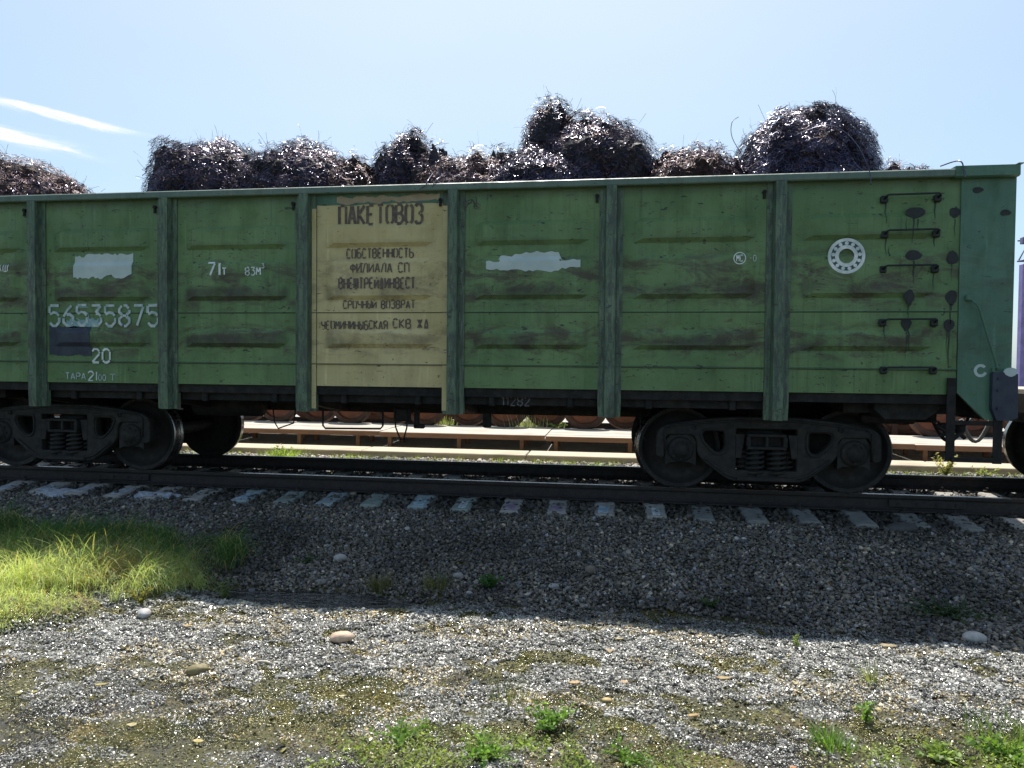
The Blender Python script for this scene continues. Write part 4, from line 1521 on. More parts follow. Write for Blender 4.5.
# ------------------------------------------------------------------ load: heaps of turnings
def heap(xc, yc, zpk, a, b_, pw, wires, kind, label, lumps=.10, stray=60, z0=3.05, seed=0, skew=0.0, curl=1.0, bright=0.0):
    r_ = np.random.default_rng(seed + 100)
    e = empty('turnings_heap', (xc, yc, 3.2), label, 'scrap heap', 'heaps of steel turnings piled in the wagon')
    H = zpk - z0 - .03
    nu, nv = 56, 26

    def surf(d, extra=0.0):
        """point on the lumpy hull in unit direction d (n,3)"""
        q = (np.abs(d[:, 0]) ** pw + np.abs(d[:, 1]) ** pw + np.abs(d[:, 2]) ** pw) ** (-1 / pw)
        lp = 1 + lumps * 1.7 * (2 * fbm(d[:, 0] * 2 + 9 * seed, d[:, 1] * 2 + d[:, 2] * 2.3, 1.3, seed + 5, 4) - 1)
        lp = lp + lumps * 1.1 * (fbm(d[:, 0] * 7 + seed, d[:, 2] * 7 + d[:, 1] * 5, 1.0, seed + 25, 2) - .5)
        P = d * (q * lp)[:, None] * (1 + extra)
        P = P * np.array([a, b_, H])
        P[:, 0] += skew * P[:, 2]
        P[:, 2] += z0 - 3.2
        return P

    th = np.linspace(0, 2 * np.pi, nu, endpoint=False)
    ph = np.linspace(0, np.pi / 2, nv)
    T, PH = np.meshgrid(th, ph)
    d = np.stack([np.cos(T) * np.cos(PH), np.sin(T) * np.cos(PH), np.sin(PH)], -1).reshape(-1, 3)
    V = surf(d, -.07)
    V += r_.normal(0, .012, V.shape)
    I_ = np.arange(nu * nv).reshape(nv, nu)
    F = np.stack([I_[:-1], np.roll(I_[:-1], -1, 1), np.roll(I_[1:], -1, 1), I_[1:]], -1).reshape(-1, 4)
    raw('matted_core', V, F, CORE_R if kind == 'r' else CORE, smooth=False, parent=e)
    # curled ribbons lying on and in the hull
    n = int(wires * 1.5)
    d = r_.normal(0, 1, (n, 3))
    d[:, 2] = np.abs(d[:, 2]) * 1.1
    d[:, 1] = np.where(r_.random(n) < .3, -np.abs(d[:, 1]), d[:, 1])
    d /= np.linalg.norm(d, axis=1)[:, None]
    C = surf(d, 0) + d * r_.normal(-.012, .018, n)[:, None]
    m_ = 9
    tt = np.linspace(0, 1, m_)
    u = np.cross(d, r_.normal(0, 1, (n, 3)))
    u /= np.linalg.norm(u, axis=1)[:, None]
    w = np.cross(d, u)
    Ln = r_.uniform(.03, .15, n) * curl
    Rr = r_.uniform(.008, .038, n) * curl
    turns = r_.uniform(.3, 1.6, n) * 2 * np.pi
    f0 = r_.uniform(0, 6.28, n)
    ang = f0[:, None] + turns[:, None] * tt
    drift = (tt - .5)[None] * Ln[:, None]
    P = C[:, None] + u[:, None] * (Rr[:, None] * np.cos(ang) + drift)[..., None] + w[:, None] * (Rr[:, None] * np.sin(ang))[..., None] \
        + d[:, None] * (np.sin(tt * np.pi * 1.3 + f0[:, None]) * .012)[..., None]
    # strays springing off the silhouette
    if stray:
        ds = r_.normal(0, 1, (stray, 3))
        ds[:, 2] = np.abs(ds[:, 2]) + .3
        ds[:, 1] *= .5
        ds /= np.linalg.norm(ds, axis=1)[:, None]
        Cs = surf(ds, 0)
        ln = r_.uniform(.05, .26, stray)
        us = np.cross(ds, r_.normal(0, 1, (stray, 3)))
        us /= np.linalg.norm(us, axis=1)[:, None]
        bend = r_.uniform(.2, 2.4, stray)
        an = bend[:, None] * tt
        Ps = Cs[:, None] + ds[:, None] * ((np.sin(an) / bend[:, None]) * ln[:, None])[..., None] + us[:, None] * (((1 - np.cos(an)) / bend[:, None]) * ln[:, None])[..., None]
        P = np.concatenate([P, Ps])
        d = np.concatenate([d, ds])
    n = len(P)
    tng = np.gradient(P, axis=1)
    tng /= np.linalg.norm(tng, axis=2)[..., None] + 1e-9
    side_ = np.cross(tng, (d + r_.normal(0, .5, d.shape))[:, None])
    side_ /= np.linalg.norm(side_, axis=2)[..., None] + 1e-9
    wd = r_.uniform(.0013, .0034, n)
    if stray: wd[-stray:] = .0018
    A = P + side_ * wd[:, None, None]
    B = P - side_ * wd[:, None, None]
    V = np.stack([A, B], 2).reshape(n, m_ * 2, 3)
    base = (np.arange(n) * m_ * 2)[:, None]
    k = np.arange(m_ - 1)[None] * 2
    F = np.stack([base + k, base + k + 1, base + k + 3, base + k + 2], -1)
    rs = r_.random(n)
    fr = {'r': (.02, .28), 'g': (.07, .72), 's': (.24, .88)}[kind]
    for nm, mt, msk in (('bright_curls', WIRE_S, rs < fr[0]), ('grey_curls', WIRE_G, (rs >= fr[0]) & (rs < fr[1])), ('rusty_curls', WIRE_R, rs >= fr[1])):
        idx = np.where(msk)[0]
        if len(idx) == 0: continue
        Vs = V[idx].reshape(-1, 3)
        Fs = (np.stack([k, k + 1, k + 3, k + 2], -1) + (np.arange(len(idx)) * m_ * 2)[:, None, None]).reshape(-1, 4)
        oo = raw(nm, Vs, Fs, mt, smooth=True, parent=e)
        oo['kind'] = 'stuff'
    return e


heap(-5.95, .0, 4.26, 1.15, 1.2, 2.3, 5200, 'r', 'dark purplish heap of turnings at the far left end of the load', seed=1)
heap(-4.95, -.3, 3.98, .40, .7, 2.2, 1200, 'r', 'low loose tuft of turnings trailing off right of the leftmost heap', seed=12)
heap(-2.92, .0, 4.39, .66, 1.0, 3.4, 5600, 'g', 'square shouldered dark heap above the painted wagon number', seed=2, lumps=.13, stray=110)
heap(-1.50, .0, 4.29, .90, 1.1, 2.7, 5600, 'g', 'broad bristly heap left of the small round ball of turnings', seed=3, lumps=.16, stray=130)
heap(-.17, .1, 4.49, .44, .6, 2.5, 3000, 'g', 'round ball of turnings standing up above the yellow panel', seed=4, lumps=.10, stray=80)
heap(.90, -.55, 3.93, .80, .8, 2.3, 4600, 'r', 'low rusty brown tangle right of the yellow panel', seed=5, lumps=.16, stray=110)
heap(1.68, -.75, 3.92, .60, .65, 2.5, 4200, 's', 'bright silvery tangle at the foot of the tall double heap', seed=6, lumps=.12, stray=50, curl=1.1)
heap(1.80, .1, 4.80, .52, .6, 2.2, 3400, 'g', 'tall pointed heap of turnings, highest peak of the load', seed=7, lumps=.2, stray=110)
heap(2.36, .15, 4.54, .76, .9, 3.8, 6200, 'g', 'big steep heap joined to the right of the highest peak', seed=8, lumps=.13, stray=80)
heap(3.55, .0, 4.10, .72, .9, 2.4, 3600, 'r', 'low dark saddle of turnings between the two biggest heaps', seed=9, lumps=.2, stray=90)
heap(4.86, -.05, 4.51, .86, 1.1, 2.5, 10500, 's', 'massive shiny dome of turnings on the right with streaked layers', seed=10, lumps=.12, stray=90, curl=1.25)
heap(5.75, -.55, 3.70, .50, .6, 2.2, 1500, 'r', 'thin fringe of turnings petering out at the right end', seed=11, lumps=.2, stray=50)
heap(-.80, -.1, 4.06, .50, .7, 2.2, 2000, 'r', 'low brownish filler of turnings left of the round ball', seed=13, lumps=.2, stray=50)
heap(.30, .0, 4.12, .46, .7, 2.2, 1800, 'g', 'low dark filler of turnings right of the round ball', seed=14, lumps=.2, stray=50)
heap(1.24, .1, 4.24, .46, .6, 2.2, 1800, 'g', 'low dark shoulder of turnings left of the highest peak', seed=15, lumps=.2, stray=50)
heap(4.02, .1, 4.05, .44, .7, 2.2, 1800, 'g', 'low dark filler of turnings at the left foot of the shiny dome', seed=16, lumps=.2, stray=40)
# load surface inside the wagon
xs_ = np.linspace(-6.45, 6.45, 120)
ys_ = np.linspace(-1.38, 1.38, 30)
XX, YY = np.meshgrid(xs_, ys_)
ZZ = 3.24 + .16 * fbm(XX, YY, 2.5, 5, 4) + .03 * rng.random(XX.shape) - .35 * np.clip((XX - 5.5) / .9, 0, 1)
I_ = np.arange(XX.size).reshape(XX.shape)
F = np.stack([I_[:-1, :-1], I_[:-1, 1:], I_[1:, 1:], I_[1:, :-1]], -1).reshape(-1, 4)
o = raw('scrap_bed', np.stack([XX, YY, ZZ], -1).reshape(-1, 3), F, CORE_R)
tag(o, 'even bed of matted turnings filling the wagon up to its rim', 'scrap', kind='stuff')
# long loose strands hanging over the rim
mb = MB()
rr = random.Random(4)


def strand(pts, r=.005):
    P = [np.array(q, float) for q in pts]
    out = []
    for i in range(len(P) - 1):
        for t_ in np.linspace(0, 1, 6, endpoint=False):
            a = P[max(i - 1, 0)]; b_ = P[i]; c = P[i + 1]; d_ = P[min(i + 2, len(P) - 1)]
            out.append(.5 * ((2 * b_) + (c - a) * t_ + (2 * a - 5 * b_ + 4 * c - d_) * t_ ** 2 + (3 * b_ - a - 3 * c + d_) * t_ ** 3))
    out.append(P[-1])
    mb.tube(out, r, 5)


strand([(4.55, -1.0, 3.95), (4.85, -1.25, 3.98), (5.05, -1.45, 3.75), (5.15, -1.60, 3.42), (5.17, -1.62, 3.25)])
strand([(5.95, -1.3, 3.50), (6.02, -1.55, 3.48), (6.04, -1.60, 3.36), (6.05, -1.61, 3.30)], .007)
strand([(.55, -1.2, 3.62), (.58, -1.52, 3.46), (.57, -1.60, 3.38), (.50, -1.61, 3.33)], .006)
strand([(.75, -1.2, 3.60), (.68, -1.5, 3.47), (.64, -1.59, 3.36)], .005)
strand([(-4.35, -1.3, 3.45), (-4.40, -1.35, 3.58), (-4.48, -1.3, 3.64)], .006)
strand([(4.15, -.5, 3.85), (3.98, -.6, 4.08), (3.97, -.6, 4.26), (4.06, -.5, 4.36)], .004)
o = mb.build('loose_strand', WIRE_S)
tag(o, 'long thin bright strands of turnings springing from the load and over the rim', 'scrap strands', kind='stuff')

# ------------------------------------------------------------------ beyond the track
kb = MB()
x_ = -14.0
i = 0
KB = []
while x_ < 16:
    L_ = random.choice([2.9, 3.1, 3.4])
    mb = MB()
    mb.box((0, 0, 0), (L_ - .02, .62, .17), .012)
    o = mb.build('kerb_beam', KERB)
    o.location = (x_ + L_ / 2, 2.85 + random.uniform(-.02, .02), -.185)
    o.rotation_euler = (0, 0, random.uniform(-.004, .004))
    tag(o, 'sandy concrete kerb beam, one of the row lying beyond the far rail', 'kerb beam', 'kerb beams beyond the far rail')
    x_ += L_
    i += 1
# raised plank walkway on short posts
x_ = -15.4
secs = []
while x_ < 18:
    L_ = 3.35
    e = empty('walkway', (x_ + L_ / 2, 4.4, -.27), 'sun-bleached boarded walkway section on short brown posts beyond the kerb', 'walkway', 'walkway sections beyond the kerb beams')
    dz = random.uniform(-.012, .012)
    mb = MB()
    ny_ = 7
    for q in range(ny_):
        mb.box((0, .12 + q * .26, .305 + dz + random.uniform(-.002, .004)), (L_ - .012, .25, .035), .006)
    mb.build('boards', PLANK, e)
    mb = MB()
    mb.box((0, -.022, .272 + dz), (L_ - .012, .04, .095), .004)
    mb.build('fascia', FASCIA, e)
    for q in (-L_ * .44, -.05, L_ * .36):
        mb = MB()
        mb.box((q, .08, .11), (.08, .09, .24), .006)
        mb.box((q, .9, .11), (.08, .09, .24), .006)
        mb.box((q, .5, .19), (.06, .9, .05), .004)
        mb.build('post', FASCIA, e)
    x_ += L_


def wheelset(xc, yc, n):
    e = empty('wheelset', (xc, yc, .045), 'rusty orange railway wheelset standing in the row behind the walkway', 'wheelset', 'stored wheelsets behind the walkway')
    mb = MB()
    mb.lathe([(-1.05, 0), (-1.05, .065), (-.86, .07), (-.7, .095), (0, .08), (.7, .095), (.86, .07), (1.05, .065), (1.05, 0)], (0, 0, .475), 'y', 14)
    mb.build('axle', RUSTY, e)
    for s in (-1, 1):
        mb = MB()
        P = [(.853, .37), (.853, .462), (.848, .472), (.76, .476), (.74, .49), (.722, .503), (.702, .49), (.702, .37)]
        mb.lathe([(s * a, r_) for a, r_ in P], (0, 0, .475), 'y', 40)
        w = mb.build('wheel_rim', RUSTY, e)
        mb = MB()
        P = [(.875, .0), (.875, .13), (.81, .15), (.765, .22), (.77, .33), (.80, .372), (.74, .372), (.72, .2), (.69, .13), (.69, 0)]
        mb.lathe([(s * a, r_) for a, r_ in P], (0, 0, .475), 'y', 36)
        mb.build('wheel_disc', ORANGE, e)
    return e


first = None
k = 0
for q in range(-14, 12):
    xc = 1.16 + .88 * q
    if q in (7, 8):                       # gap on the right with weeds
        continue
    yc = 6.9 if q % 2 else 7.15
    if first is None:
        first = wheelset(xc, yc, q)
    else:
        c = copy_tree(first)
        c.location = (xc, yc, .045)
        c.rotation_euler = (0, 0, random.uniform(-.05, .05))
for Y_ in (6.2, 7.8):
    o = MB().ext([(a, b_ + .045) for a, b_ in HALF], 'x', -14, 16)
    for i in range(len(o.v)):
        v_ = o.v[i]
        o.v[i] = (v_[0], v_[1] + Y_, v_[2])
    o = o.build('storage_rail', RAILM)
    tag(o, ('near' if Y_ < 7 else 'far') + ' rusty rail carrying the stored wheelsets', 'rail', 'rails under the stored wheelsets')
# dark stored frames behind, where the gap is
mb = MB()
mb.box((0, 0, .55), (3.4, .7, .8), .04)
mb.box((0, -.38, .75), (3.4, .06, .12), .01)
for q in (-1.4, -.5, .5, 1.4):
    mb.box((q, -.40, .45), (.12, .08, .8), .01)
o = mb.build('steel_crate', RUSTY)
o.location = (8.4, 8.0, -.2)
tag(o, 'dark rusty steel crate behind the walkway at the right', 'crate')

# catenary mast and lattice beam far right
e = empty('portal_mast', (23.58, 30, -.1), 'purple painted portal column with a bluish lattice beam on top, at the right edge', 'mast')
mb = MB()
mb.box((-.24, 0, 3.45), (.38, .38, 6.9), .03)
mb.build('column', PURPLE, e)
mb = MB()
for zz_ in (7.1, 8.15):
    for yy_ in (-.3, .3):
        mb.tube([(-.45, yy_, zz_), (14, yy_, zz_)], .05, 6)
for k in range(14):
    xa = -.4 + k
    for yy_ in (-.3, .3):
        mb.tube([(xa, yy_, 7.1), (xa + .5, yy_, 8.15), (xa + 1, yy_, 7.1)], .035, 6)
    mb.tube([(xa, -.3, 7.1), (xa, .3, 7.1)], .03, 6)
mb.box((-.3, 0, 8.1), (.3, .3, .35), .03)
mb.build('lattice_beam', TRUSSM, e)
mb = MB()
mb.box((13.9, 0, 3.45), (.62, .45, 6.9), .03)
mb.build('column', PURPLE, e)
# far hut and masts, tree line
hut = empty('brick_hut', (40.5, 55, 0), 'small dark hut in the distance beyond the wagon end', 'hut')
MBh = MB().box((0, 0, 1.3), (5, 4, 2.6))
MBh.build('wall', simple('hut_brick', (.16, .11, .09), .8), hut)
MB().ext([(-2.8, 2.6), (2.8, 2.6), (2.8, 2.8), (0, 3.6), (-2.8, 2.8)], 'y', -2.2, 2.2).build('roof', simple('hut_roof', (.06, .05, .05), .8), hut)
for s in (-1, 1):
    MB().box((s * 1.2, -2.02, 1.5), (.9, .05, 1.0), .01).build('window', simple('hut_glass', (.03, .04, .05), .1), hut)
for xq, yq, hq in ((46.5, 66, 7.5), (60, 90, 9)):
    e = empty('utility_pole', (xq, yq, 0), 'thin dark pole with a crossbar far beyond the wagon end' if xq < 50 else 'farther thin pole with a crossbar behind the mast', 'pole')
    MB().tube([(0, 0, 0), (0, 0, hq)], [.16, .10], 8).build('post', RUSTY, e)
    MB().box((0, 0, hq - .6), (2.2, .12, .12)).build('crossbar', RUSTY, e)


# ------------------------------------------------------------------ vegetation
def blades(name, P, H, lean, droop, width, col, parent=None, seg=6):
    """curved grass blades as tapering strips"""
    n = len(P)
    tt = np.linspace(0, 1, seg)[None]
    az_ = np.arctan2(lean[:, 1], lean[:, 0])[:, None]
    bend = droop[:, None] * tt
    hx = (1 - np.cos(bend)) / np.maximum(droop[:, None], .05)
    hz_ = np.sin(bend) / np.maximum(droop[:, None], .05)
    x_ = P[:, 0:1] + H[:, None] * hx * np.cos(az_)
    y_ = P[:, 1:2] + H[:, None] * hx * np.sin(az_)
    z_ = P[:, 2:3] + H[:, None] * hz_
    C = np.stack([x_, y_, z_], -1)
    fa = rng.uniform(0, 6.28, n)
    sd_ = np.stack([np.cos(fa), np.sin(fa), 0 * fa], -1)[:, None]
    w = (width[:, None] * (1 - tt) ** .7 + .0004)[..., None]
    V = np.stack([C + sd_ * w, C - sd_ * w], 2).reshape(n, seg * 2, 3)
    k = (np.arange(seg - 1) * 2)[None]
    F = np.stack([k, k + 1, k + 3, k + 2], -1) + (np.arange(n) * seg * 2)[:, None, None]
    return raw(name, V.reshape(-1, 3), F.reshape(-1, 4), LEAF, np.repeat(col, seg * 2, 0), smooth=True, parent=parent)


n = 95000
X = rng.uniform(-6.6, -.2, n)
Y = rng.uniform(-5.3, -2.3, n)
g_ = grass_mask(X, Y)
cl_ = fbm(X, Y, 3.2, 88, 3)
k = (g_ > .2) & (rng.random(n) < np.clip(cl_ * 1.7 - .2, .12, 1))
X, Y, g_, cl_ = X[k], Y[k], g_[k], cl_[k]
n = len(X)
H = rng.uniform(.13, .32, n) * (.6 + .8 * cl_) * (.6 + .4 * g_)
H *= np.where(Y < -4.0, .35, 1) * (.55 + 1.1 * fbm(X, Y, 2.6, 91, 2))
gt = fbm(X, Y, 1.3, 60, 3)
gt = np.clip(gt + .45 * np.clip((-3.3 - Y) / .4, -1, 1) - .05, 0, 1.1)  # sunlit look painted in: front blades paler, shaded ones behind deeper green
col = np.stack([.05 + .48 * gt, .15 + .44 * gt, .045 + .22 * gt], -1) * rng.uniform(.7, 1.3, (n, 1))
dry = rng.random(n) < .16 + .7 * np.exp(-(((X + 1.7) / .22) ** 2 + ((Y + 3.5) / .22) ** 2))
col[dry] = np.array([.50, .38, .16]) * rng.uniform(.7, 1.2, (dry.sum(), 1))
wind = np.stack([.6 + rng.normal(0, .7, n), -.5 + rng.normal(0, .7, n)], -1)
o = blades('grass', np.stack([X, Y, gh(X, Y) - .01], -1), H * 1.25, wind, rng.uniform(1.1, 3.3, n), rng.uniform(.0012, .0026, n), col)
tag(o, 'long rough grass flopping over at the left, half in sun', 'grass', kind='stuff')

# low herbs beyond the far rail
n = 5200
X = rng.uniform(-10, 11, n)
Y = rng.uniform(1.9, 2.5, n)
m_ = fbm(X, Y * .6, 1.1, 301, 3) + .22 * np.clip((X - 5.5) / 2, 0, 1)
k = m_ > .60
X, Y = X[k], Y[k]
n = len(X)
col = np.stack([.22 + 0 * X, .26 + 0 * X, .06 + 0 * X], -1) * rng.uniform(.7, 1.4, (n, 1))
o = blades('herbs', np.stack([X, Y, gh(X, Y)], -1), rng.uniform(.04, .12, n), rng.normal(0, 1, (n, 2)), rng.uniform(.3, 1.8, n), rng.uniform(.004, .010, n), col, seg=4)
tag(o, 'low sunlit herbs scattered in the gravel beyond the far rail', 'herbs', kind='stuff')


def tuft(x_, y_, n, h, spread, colr, label, name='grass_tuft', width=(.002, .004), droop=(.3, 1.6), cat='grass tuft', z=None, group=None):
    e = empty(name, (x_, y_, float(gh(x_, y_)) if z is None else z), label, cat, group)
    P = np.stack([rng.normal(0, spread, n), rng.normal(0, spread, n), np.full(n, -.01)], -1)
    L = P[:, :2] / spread + rng.normal(0, .5, (n, 2))
    c_ = np.array(colr)[None] * rng.uniform(.65, 1.35, (n, 1))
    blades('blades', P, rng.uniform(.4, 1, n) * h, L, rng.uniform(*droop, n), rng.uniform(*width, n), c_, e)
    return e


def weed(x_, y_, h, nst, leafn, lsize, spread, colr, label, z=None, cat='weed', flower=None):
    """branching leafy plant: stems with many small pointed leaves"""
    e = empty('weed', (x_, y_, float(gh(x_, y_)) if z is None else z), label, cat)
    mb = MB()
    V, C = [], []
    for s in range(nst):
        a = random.uniform(0, 6.28)
        ln = random.uniform(.55, 1) * h
        out = random.uniform(.15, 1) * spread
        pts = []
        for t_ in np.linspace(0, 1, 6):
            pts.append((out * math.cos(a) * t_ ** 1.3, out * math.sin(a) * t_ ** 1.3, ln * t_ * (1 - .18 * t_)))
        mb.tube(pts, [.0035 * (1 - .6 * i / 5) for i in range(6)], 5)
        for q in range(leafn):
            t_ = random.uniform(.12, 1)
            b_ = np.array([np.interp(t_, np.linspace(0, 1, 6), [p_[i] for p_ in pts]) for i in range(3)])
            la = random.uniform(0, 6.28)
            el_ = random.uniform(-.2, .9)
            d_ = np.array([math.cos(la) * math.cos(el_), math.sin(la) * math.cos(el_), math.sin(el_)])
            sz_ = lsize * random.uniform(.5, 1.2)
            sd_ = np.cross(d_, np.random.default_rng(q + s * 99).normal(0, 1, 3))
            sd_ /= np.linalg.norm(sd_)
            mid_ = b_ + d_ * sz_ * .5
            V += [b_, mid_ + sd_ * sz_ * .24, b_ + d_ * sz_, mid_ - sd_ * sz_ * .24]
            cc_ = np.array(colr if not (flower and t_ > .75 and random.random() < .5) else flower) * random.uniform(.65, 1.35)
            C += [cc_] * 4
    stem = mb.build('stem', simple('stem_green', (.12, .14, .05), .6, bmp=0), e)
    V = np.array(V)
    raw('leaves', V, np.arange(len(V)).reshape(-1, 4), LEAF, np.array(C), parent=e)
    return e


GR = (.18, .30, .06)
weed(2.32, -5.42, .14, 24, 26, .030, .15, GR, 'largest bright green weed at the bottom centre of the photo')
weed(2.02, -5.72, .08, 22, 22, .028, .22, GR, 'spreading green weed at the bottom edge, left of the largest one')
weed(2.72, -5.66, .07, 20, 20, .026, .20, (.15, .25, .05), 'low green weed at the bottom edge, right of the largest one')
weed(1.55, -5.62, .07, 18, 20, .03, .20, (.15, .25, .05), 'sparse pale green creeping weed at the bottom, left of centre')
tuft(3.78, -5.33, 170, .13, .05, (.14, .24, .05), 'small grassy weed tuft on the wet shingle, right of centre')
weed(4.05, -5.04, .16, 6, 14, .035, .06, GR, 'upright single green weed on the wet shingle near the lower right')
weed(4.60, -5.34, .13, 26, 26, .032, .20, (.16, .26, .05), 'bushy yellow green weed in the bottom right corner')
weed(4.28, -5.36, .07, 18, 20, .038, .16, (.20, .27, .08), 'flat pale weed left of the corner bush')
tuft(4.74, -5.16, 260, .15, .12, (.17, .24, .06), 'low grassy stems rising behind the corner bush')
tuft(.62, -3.22, 190, .20, .05, (.14, .13, .06), 'dull dry grass tuft at the foot of the ballast, left one')
tuft(1.12, -3.15, 190, .20, .06, (.14, .14, .06), 'dull dry grass tuft at the foot of the ballast, right one')
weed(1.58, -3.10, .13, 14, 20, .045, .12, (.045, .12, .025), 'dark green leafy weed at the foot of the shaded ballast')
weed(3.95, -3.95, .14, 4, 10, .03, .05, (.22, .28, .08), 'tiny sprig catching the sun at the shadow edge')
tuft(4.25, -4.55, 40, .22, .03, (.20, .22, .09), 'thin upright grass sprig in the wet shingle at the right')
tuft(2.05, -5.1, 60, .16, .08, (.12, .14, .05), 'few thin grass stems left of the largest green weed')
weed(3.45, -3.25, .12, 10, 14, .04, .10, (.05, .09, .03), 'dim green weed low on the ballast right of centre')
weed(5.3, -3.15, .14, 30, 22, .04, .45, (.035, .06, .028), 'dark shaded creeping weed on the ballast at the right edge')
weed(-1.15, -3.95, .20, 8, 16, .035, .12, (.24, .22, .06), 'yellowing stalky weed at the end of the sunlit grass')
weed(-.62, -3.62, .22, 9, 18, .035, .12, (.13, .17, .06), 'leafy green stalks where the grass meets the puddle')
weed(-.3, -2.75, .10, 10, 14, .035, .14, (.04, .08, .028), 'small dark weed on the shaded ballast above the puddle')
# beyond the track
tuft(-2.95, 2.25, 420, .24, .16, (.26, .34, .07), 'bright yellow green tuft beyond the rail below the second post', z=-.24, width=(.003, .006))
weed(-2.98, 2.25, .30, 12, 16, .05, .28, (.24, .32, .07), 'leafy stalks standing in the bright tuft beyond the rail', z=-.24)
tuft(-1.75, 2.25, 360, .15, .17, (.28, .34, .08), 'low yellow green tuft beyond the rail right of the tall one', z=-.24, width=(.003, .006))
tuft(.9, 2.25, 160, .12, .14, (.26, .30, .08), 'thin flat tuft beyond the rail below the yellow panel post', z=-.24, width=(.003, .006))
tuft(2.42, 2.25, 260, .12, .11, (.22, .34, .06), 'small bright green cushion beyond the rail left of the bogie', z=-.24, width=(.003, .006))
weed(7.62, 2.2, .50, 10, 30, .055, .22, (.28, .27, .10), 'tall pale yellow flowering stalk beyond the rail at the right', z=-.24, flower=(.55, .45, .16))
weed(8.2, 2.25, .22, 10, 20, .045, .25, (.26, .28, .10), 'shorter pale herb beyond the rail behind the corner step', z=-.24)
weed(8.95, 2.25, .26, 10, 20, .045, .25, (.26, .28, .10), 'pale herb beyond the rail below the flat wagon wheel', z=-.24)
tuft(.85, 6.45, 260, .55, .25, (.34, .36, .24), 'pale straw coloured grass standing among the stored wheelsets', z=-.1, width=(.005, .01), droop=(.1, .8))
weed(1.35, 6.4, .22, 14, 16, .08, .35, (.22, .30, .10), 'low green weed behind the walkway under the wagon middle', z=.0)
tuft(-1.15, 6.4, 120, .34, .14, (.30, .34, .16), 'spiky light grass behind the walkway under the yellow panel', z=-.05, width=(.005, .009), droop=(.1, .9))
weed(9.95, 7.0, .75, 16, 26, .09, .35, (.22, .32, .10), 'tall leafy green bush stem behind the walkway at the right', z=-.2)
tuft(7.2, 6.6, 160, .35, .3, (.20, .28, .08), 'grass standing behind the walkway left of the tall green stem', z=-.1, width=(.005, .01))

# creeping weeds in the foreground
n = 60000
X = rng.uniform(.6, 5.6, n)
Y = rng.uniform(-6.3, -5.0, n)
k1 = np.clip(1.15 - ((X - 2.2) / 1.15) ** 2 - ((Y + 5.85) / .48) ** 2, 0, 1)
k2 = np.clip(1.1 - ((X - 4.4) / .75) ** 2 - ((Y + 5.45) / .30) ** 2, 0, 1)
mm = np.maximum(k1, k2) * np.clip((fbm(X, Y, 5.0, 510, 4) - .44) / .10, 0, 1)
k = rng.random(n) < mm * .75
X, Y = X[k], Y[k]
n = len(X)
hh = .045 * fbm(X, Y, 7, 520, 2)
C = np.stack([X, Y, gh(X, Y) + .006 + hh * rng.random(n) ** .6], -1)
a_ = rng.uniform(0, 6.283, n)
ti = rng.uniform(-.2, .9, n)
d1 = np.stack([np.cos(a_) * np.cos(ti), np.sin(a_) * np.cos(ti), np.sin(ti)], -1)
d2 = np.cross(d1, rng.normal(0, 1, (n, 3)))
d2 /= np.linalg.norm(d2, axis=1)[:, None]
s_ = rng.uniform(.006, .017, n)[:, None]
V = np.stack([C, C + d1 * s_ + d2 * s_ * .38, C + d1 * s_ * 2, C + d1 * s_ - d2 * s_ * .38], 1).reshape(-1, 3)
hu = fbm(X, Y, 3, 530, 3)[:, None]
col = (np.array([.20, .29, .06]) * (1 - hu) + np.array([.32, .34, .13]) * hu) * rng.uniform(.6, 1.4, (n, 1))
o = raw('creeping_weeds', V, np.arange(4 * n).reshape(-1, 4), LEAF, np.repeat(col, 4, 0))
tag(o, 'low pale green creeping weeds over the wet shingle along the bottom edge', 'ground cover', kind='stuff')

# tree line far away
n = 26000
az_ = rng.uniform(-.2, 1.25, n)
rad = rng.uniform(150, 175, n)
X = np.sin(az_) * rad
Y = np.cos(az_) * rad
Hm = 4.5 * fbm(az_ * 40, az_ * 0, 1.0, 400, 4) + .5
Z = rng.random(n) ** .8 * Hm
d1 = rng.normal(0, 1, (n, 3)); d1 /= np.linalg.norm(d1, axis=1)[:, None]
d2 = np.cross(d1, rng.normal(0, 1, (n, 3))); d2 /= np.linalg.norm(d2, axis=1)[:, None]
C = np.stack([X, Y, Z], -1)
s_ = rng.uniform(.25, .6, n)[:, None]
V = np.stack([C - d1 * s_, C + d2 * s_ * .6, C + d1 * s_, C - d2 * s_ * .6], 1).reshape(-1, 3)
col = np.array([.05, .075, .03])[None] * rng.uniform(.6, 1.5, (n, 1))
o = raw('treeline', V, np.arange(4 * n).reshape(-1, 4), LEAF, np.repeat(col, 4, 0))
tag(o, 'low far-off belt of trees on the horizon', 'trees', kind='stuff')


